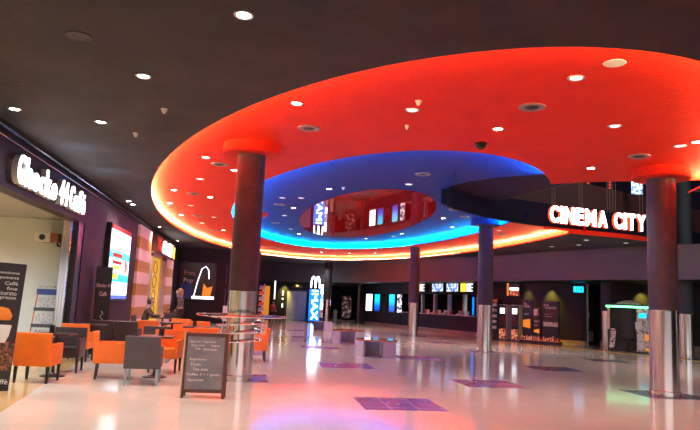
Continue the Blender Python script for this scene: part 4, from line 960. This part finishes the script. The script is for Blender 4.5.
# standing, back half turned, hand raised to the blond head
person('standing blond person in dark clothes with a hand raised to the head', (-2.82, 27.0, 0), R_(200),
       dict(hip=(0, 0, .93), waist=(.01, 0, 1.08), chest=(.02, 0, 1.32), neck=(.03, 0, 1.47), head=(.06, 0, 1.62),
            shL=(.02, .18, 1.39), elL=(.2, .3, 1.36), wrL=(.2, .13, 1.56), shR=(.02, -.18, 1.39), elR=(-.02, -.25, 1.12), wrR=(.12, -.22, .92),
            thL=(0, .1, .86), knL=(.03, .11, .48), anL=(0, .11, .09), toeL=(.14, .12, .035), thR=(0, -.1, .86), knR=(.02, -.11, .48), anR=(-.03, -.11, .09), toeR=(.11, -.12, .035)),
       'cloth_grey', 'cloth_black', 'blond', long=True)
s13 = .78
J = dict(hip=(0, 0, .93), waist=(.01, 0, 1.08), chest=(.02, 0, 1.32), neck=(.03, 0, 1.47), head=(.05, 0, 1.62),
         shL=(.02, .18, 1.39), elL=(.0, .25, 1.12), wrL=(.1, .22, .92), shR=(.02, -.18, 1.39), elR=(-.02, -.25, 1.12), wrR=(.12, -.22, .92),
         thL=(0, .1, .86), knL=(.03, .11, .48), anL=(0, .11, .09), toeL=(.14, .12, .035), thR=(0, -.1, .86), knR=(.02, -.11, .48), anR=(-.03, -.11, .09), toeR=(.11, -.12, .035))
p3 = person('small person in a red coat standing left of the elevator', (1.45, 45.8, 0), R_(-60), J, 'cloth_red', 'cloth_black', 'hair'); p3.scale = (s13, s13, s13)
# ------------------------------------------------------------------ lamps of the place and added fill lights
def area(name, loc, rot, sx, sy, e, c):
    l = bpy.data.lights.new(name, 'AREA'); l.shape = 'RECTANGLE'; l.size = sx; l.size_y = sy; l.energy = e; l.color = c
    o = bpy.data.objects.new(name, l); col.objects.link(o); o.location = loc; o.rotation_euler = rot; return o
for x, y in ((-6.5, 14.5), (-9, 14), (-6.2, 11), (-9, 9), (-6, 7)):
    lampobj(x, y, 3.15, 520, 'cafe_lamp', 160, (.70, .87, 1), .1)
def aim(o, tgt): o.rotation_euler = (Vector(tgt)-o.location).to_track_quat('-Z', 'Y').to_euler()
for x, y, tg, e in ((13.85, 29.35, (14.15, 29.62, 1.9), 520), (13.1, 30.45, (13.4, 30.65, 1.8), 240), (2.35, 49.1, (2.35, 49.6, 1.9), 520), (17.3, 27.2, (17.5, 27.55, 1.9), 400), (3.3, 49.2, (3.3, 49.6, 2.4), 60)):
    o = lampobj(x, y, 2.84, e, 'wall_washer', 62, (1, .86, .10), .03); aim(o, tg)
for x, y in ((11.3, 17), (13.5, 15), (11.5, 23.4), (4.5, 43.5), (0, 43), (-3, 34)):
    lampobj(x, y, 4.08, PW, 'spot', 125)
for x, y, z in ((11, 27, 9.5), (16, 22, 10), (22, 29, 11)):
    lampobj(x, y, z, 380, 'upper_fill', 150, (1, .8, .75), .3)  # unseen fill lamps, added to brighten the upper parapet
for y in (12.3, 14.5):
    o = lampobj(-3.75, y, 3.6, 34, 'sign_glow_fill', 120, (.45, .68, 1), .15); aim(o, (-2.6, y+1, 4.4))  # added spots that throw a bluish sheen on the ceiling by the cafe sign
w = bpy.data.worlds.new('world'); sc.world = w; w.use_nodes = True
w.node_tree.nodes['Background'].inputs[0].default_value = (.96, .97, 1, 1); w.node_tree.nodes['Background'].inputs[1].default_value = 1.1  # world light serves as fill, entering by the open rear
# ------------------------------------------------------------------ view
sc.view_settings.view_transform = 'Standard'; sc.view_settings.look = 'None'; sc.view_settings.gamma = 1; sc.view_settings.use_curve_mapping = False
sc.view_settings.exposure = .27
sc.cycles.max_bounces = 8; sc.cycles.diffuse_bounces = 4; sc.cycles.glossy_bounces = 4
sc.cycles.use_denoising = True; sc.cycles.sample_clamp_indirect = 6; sc.cycles.caustics_reflective = False; sc.cycles.caustics_refractive = False
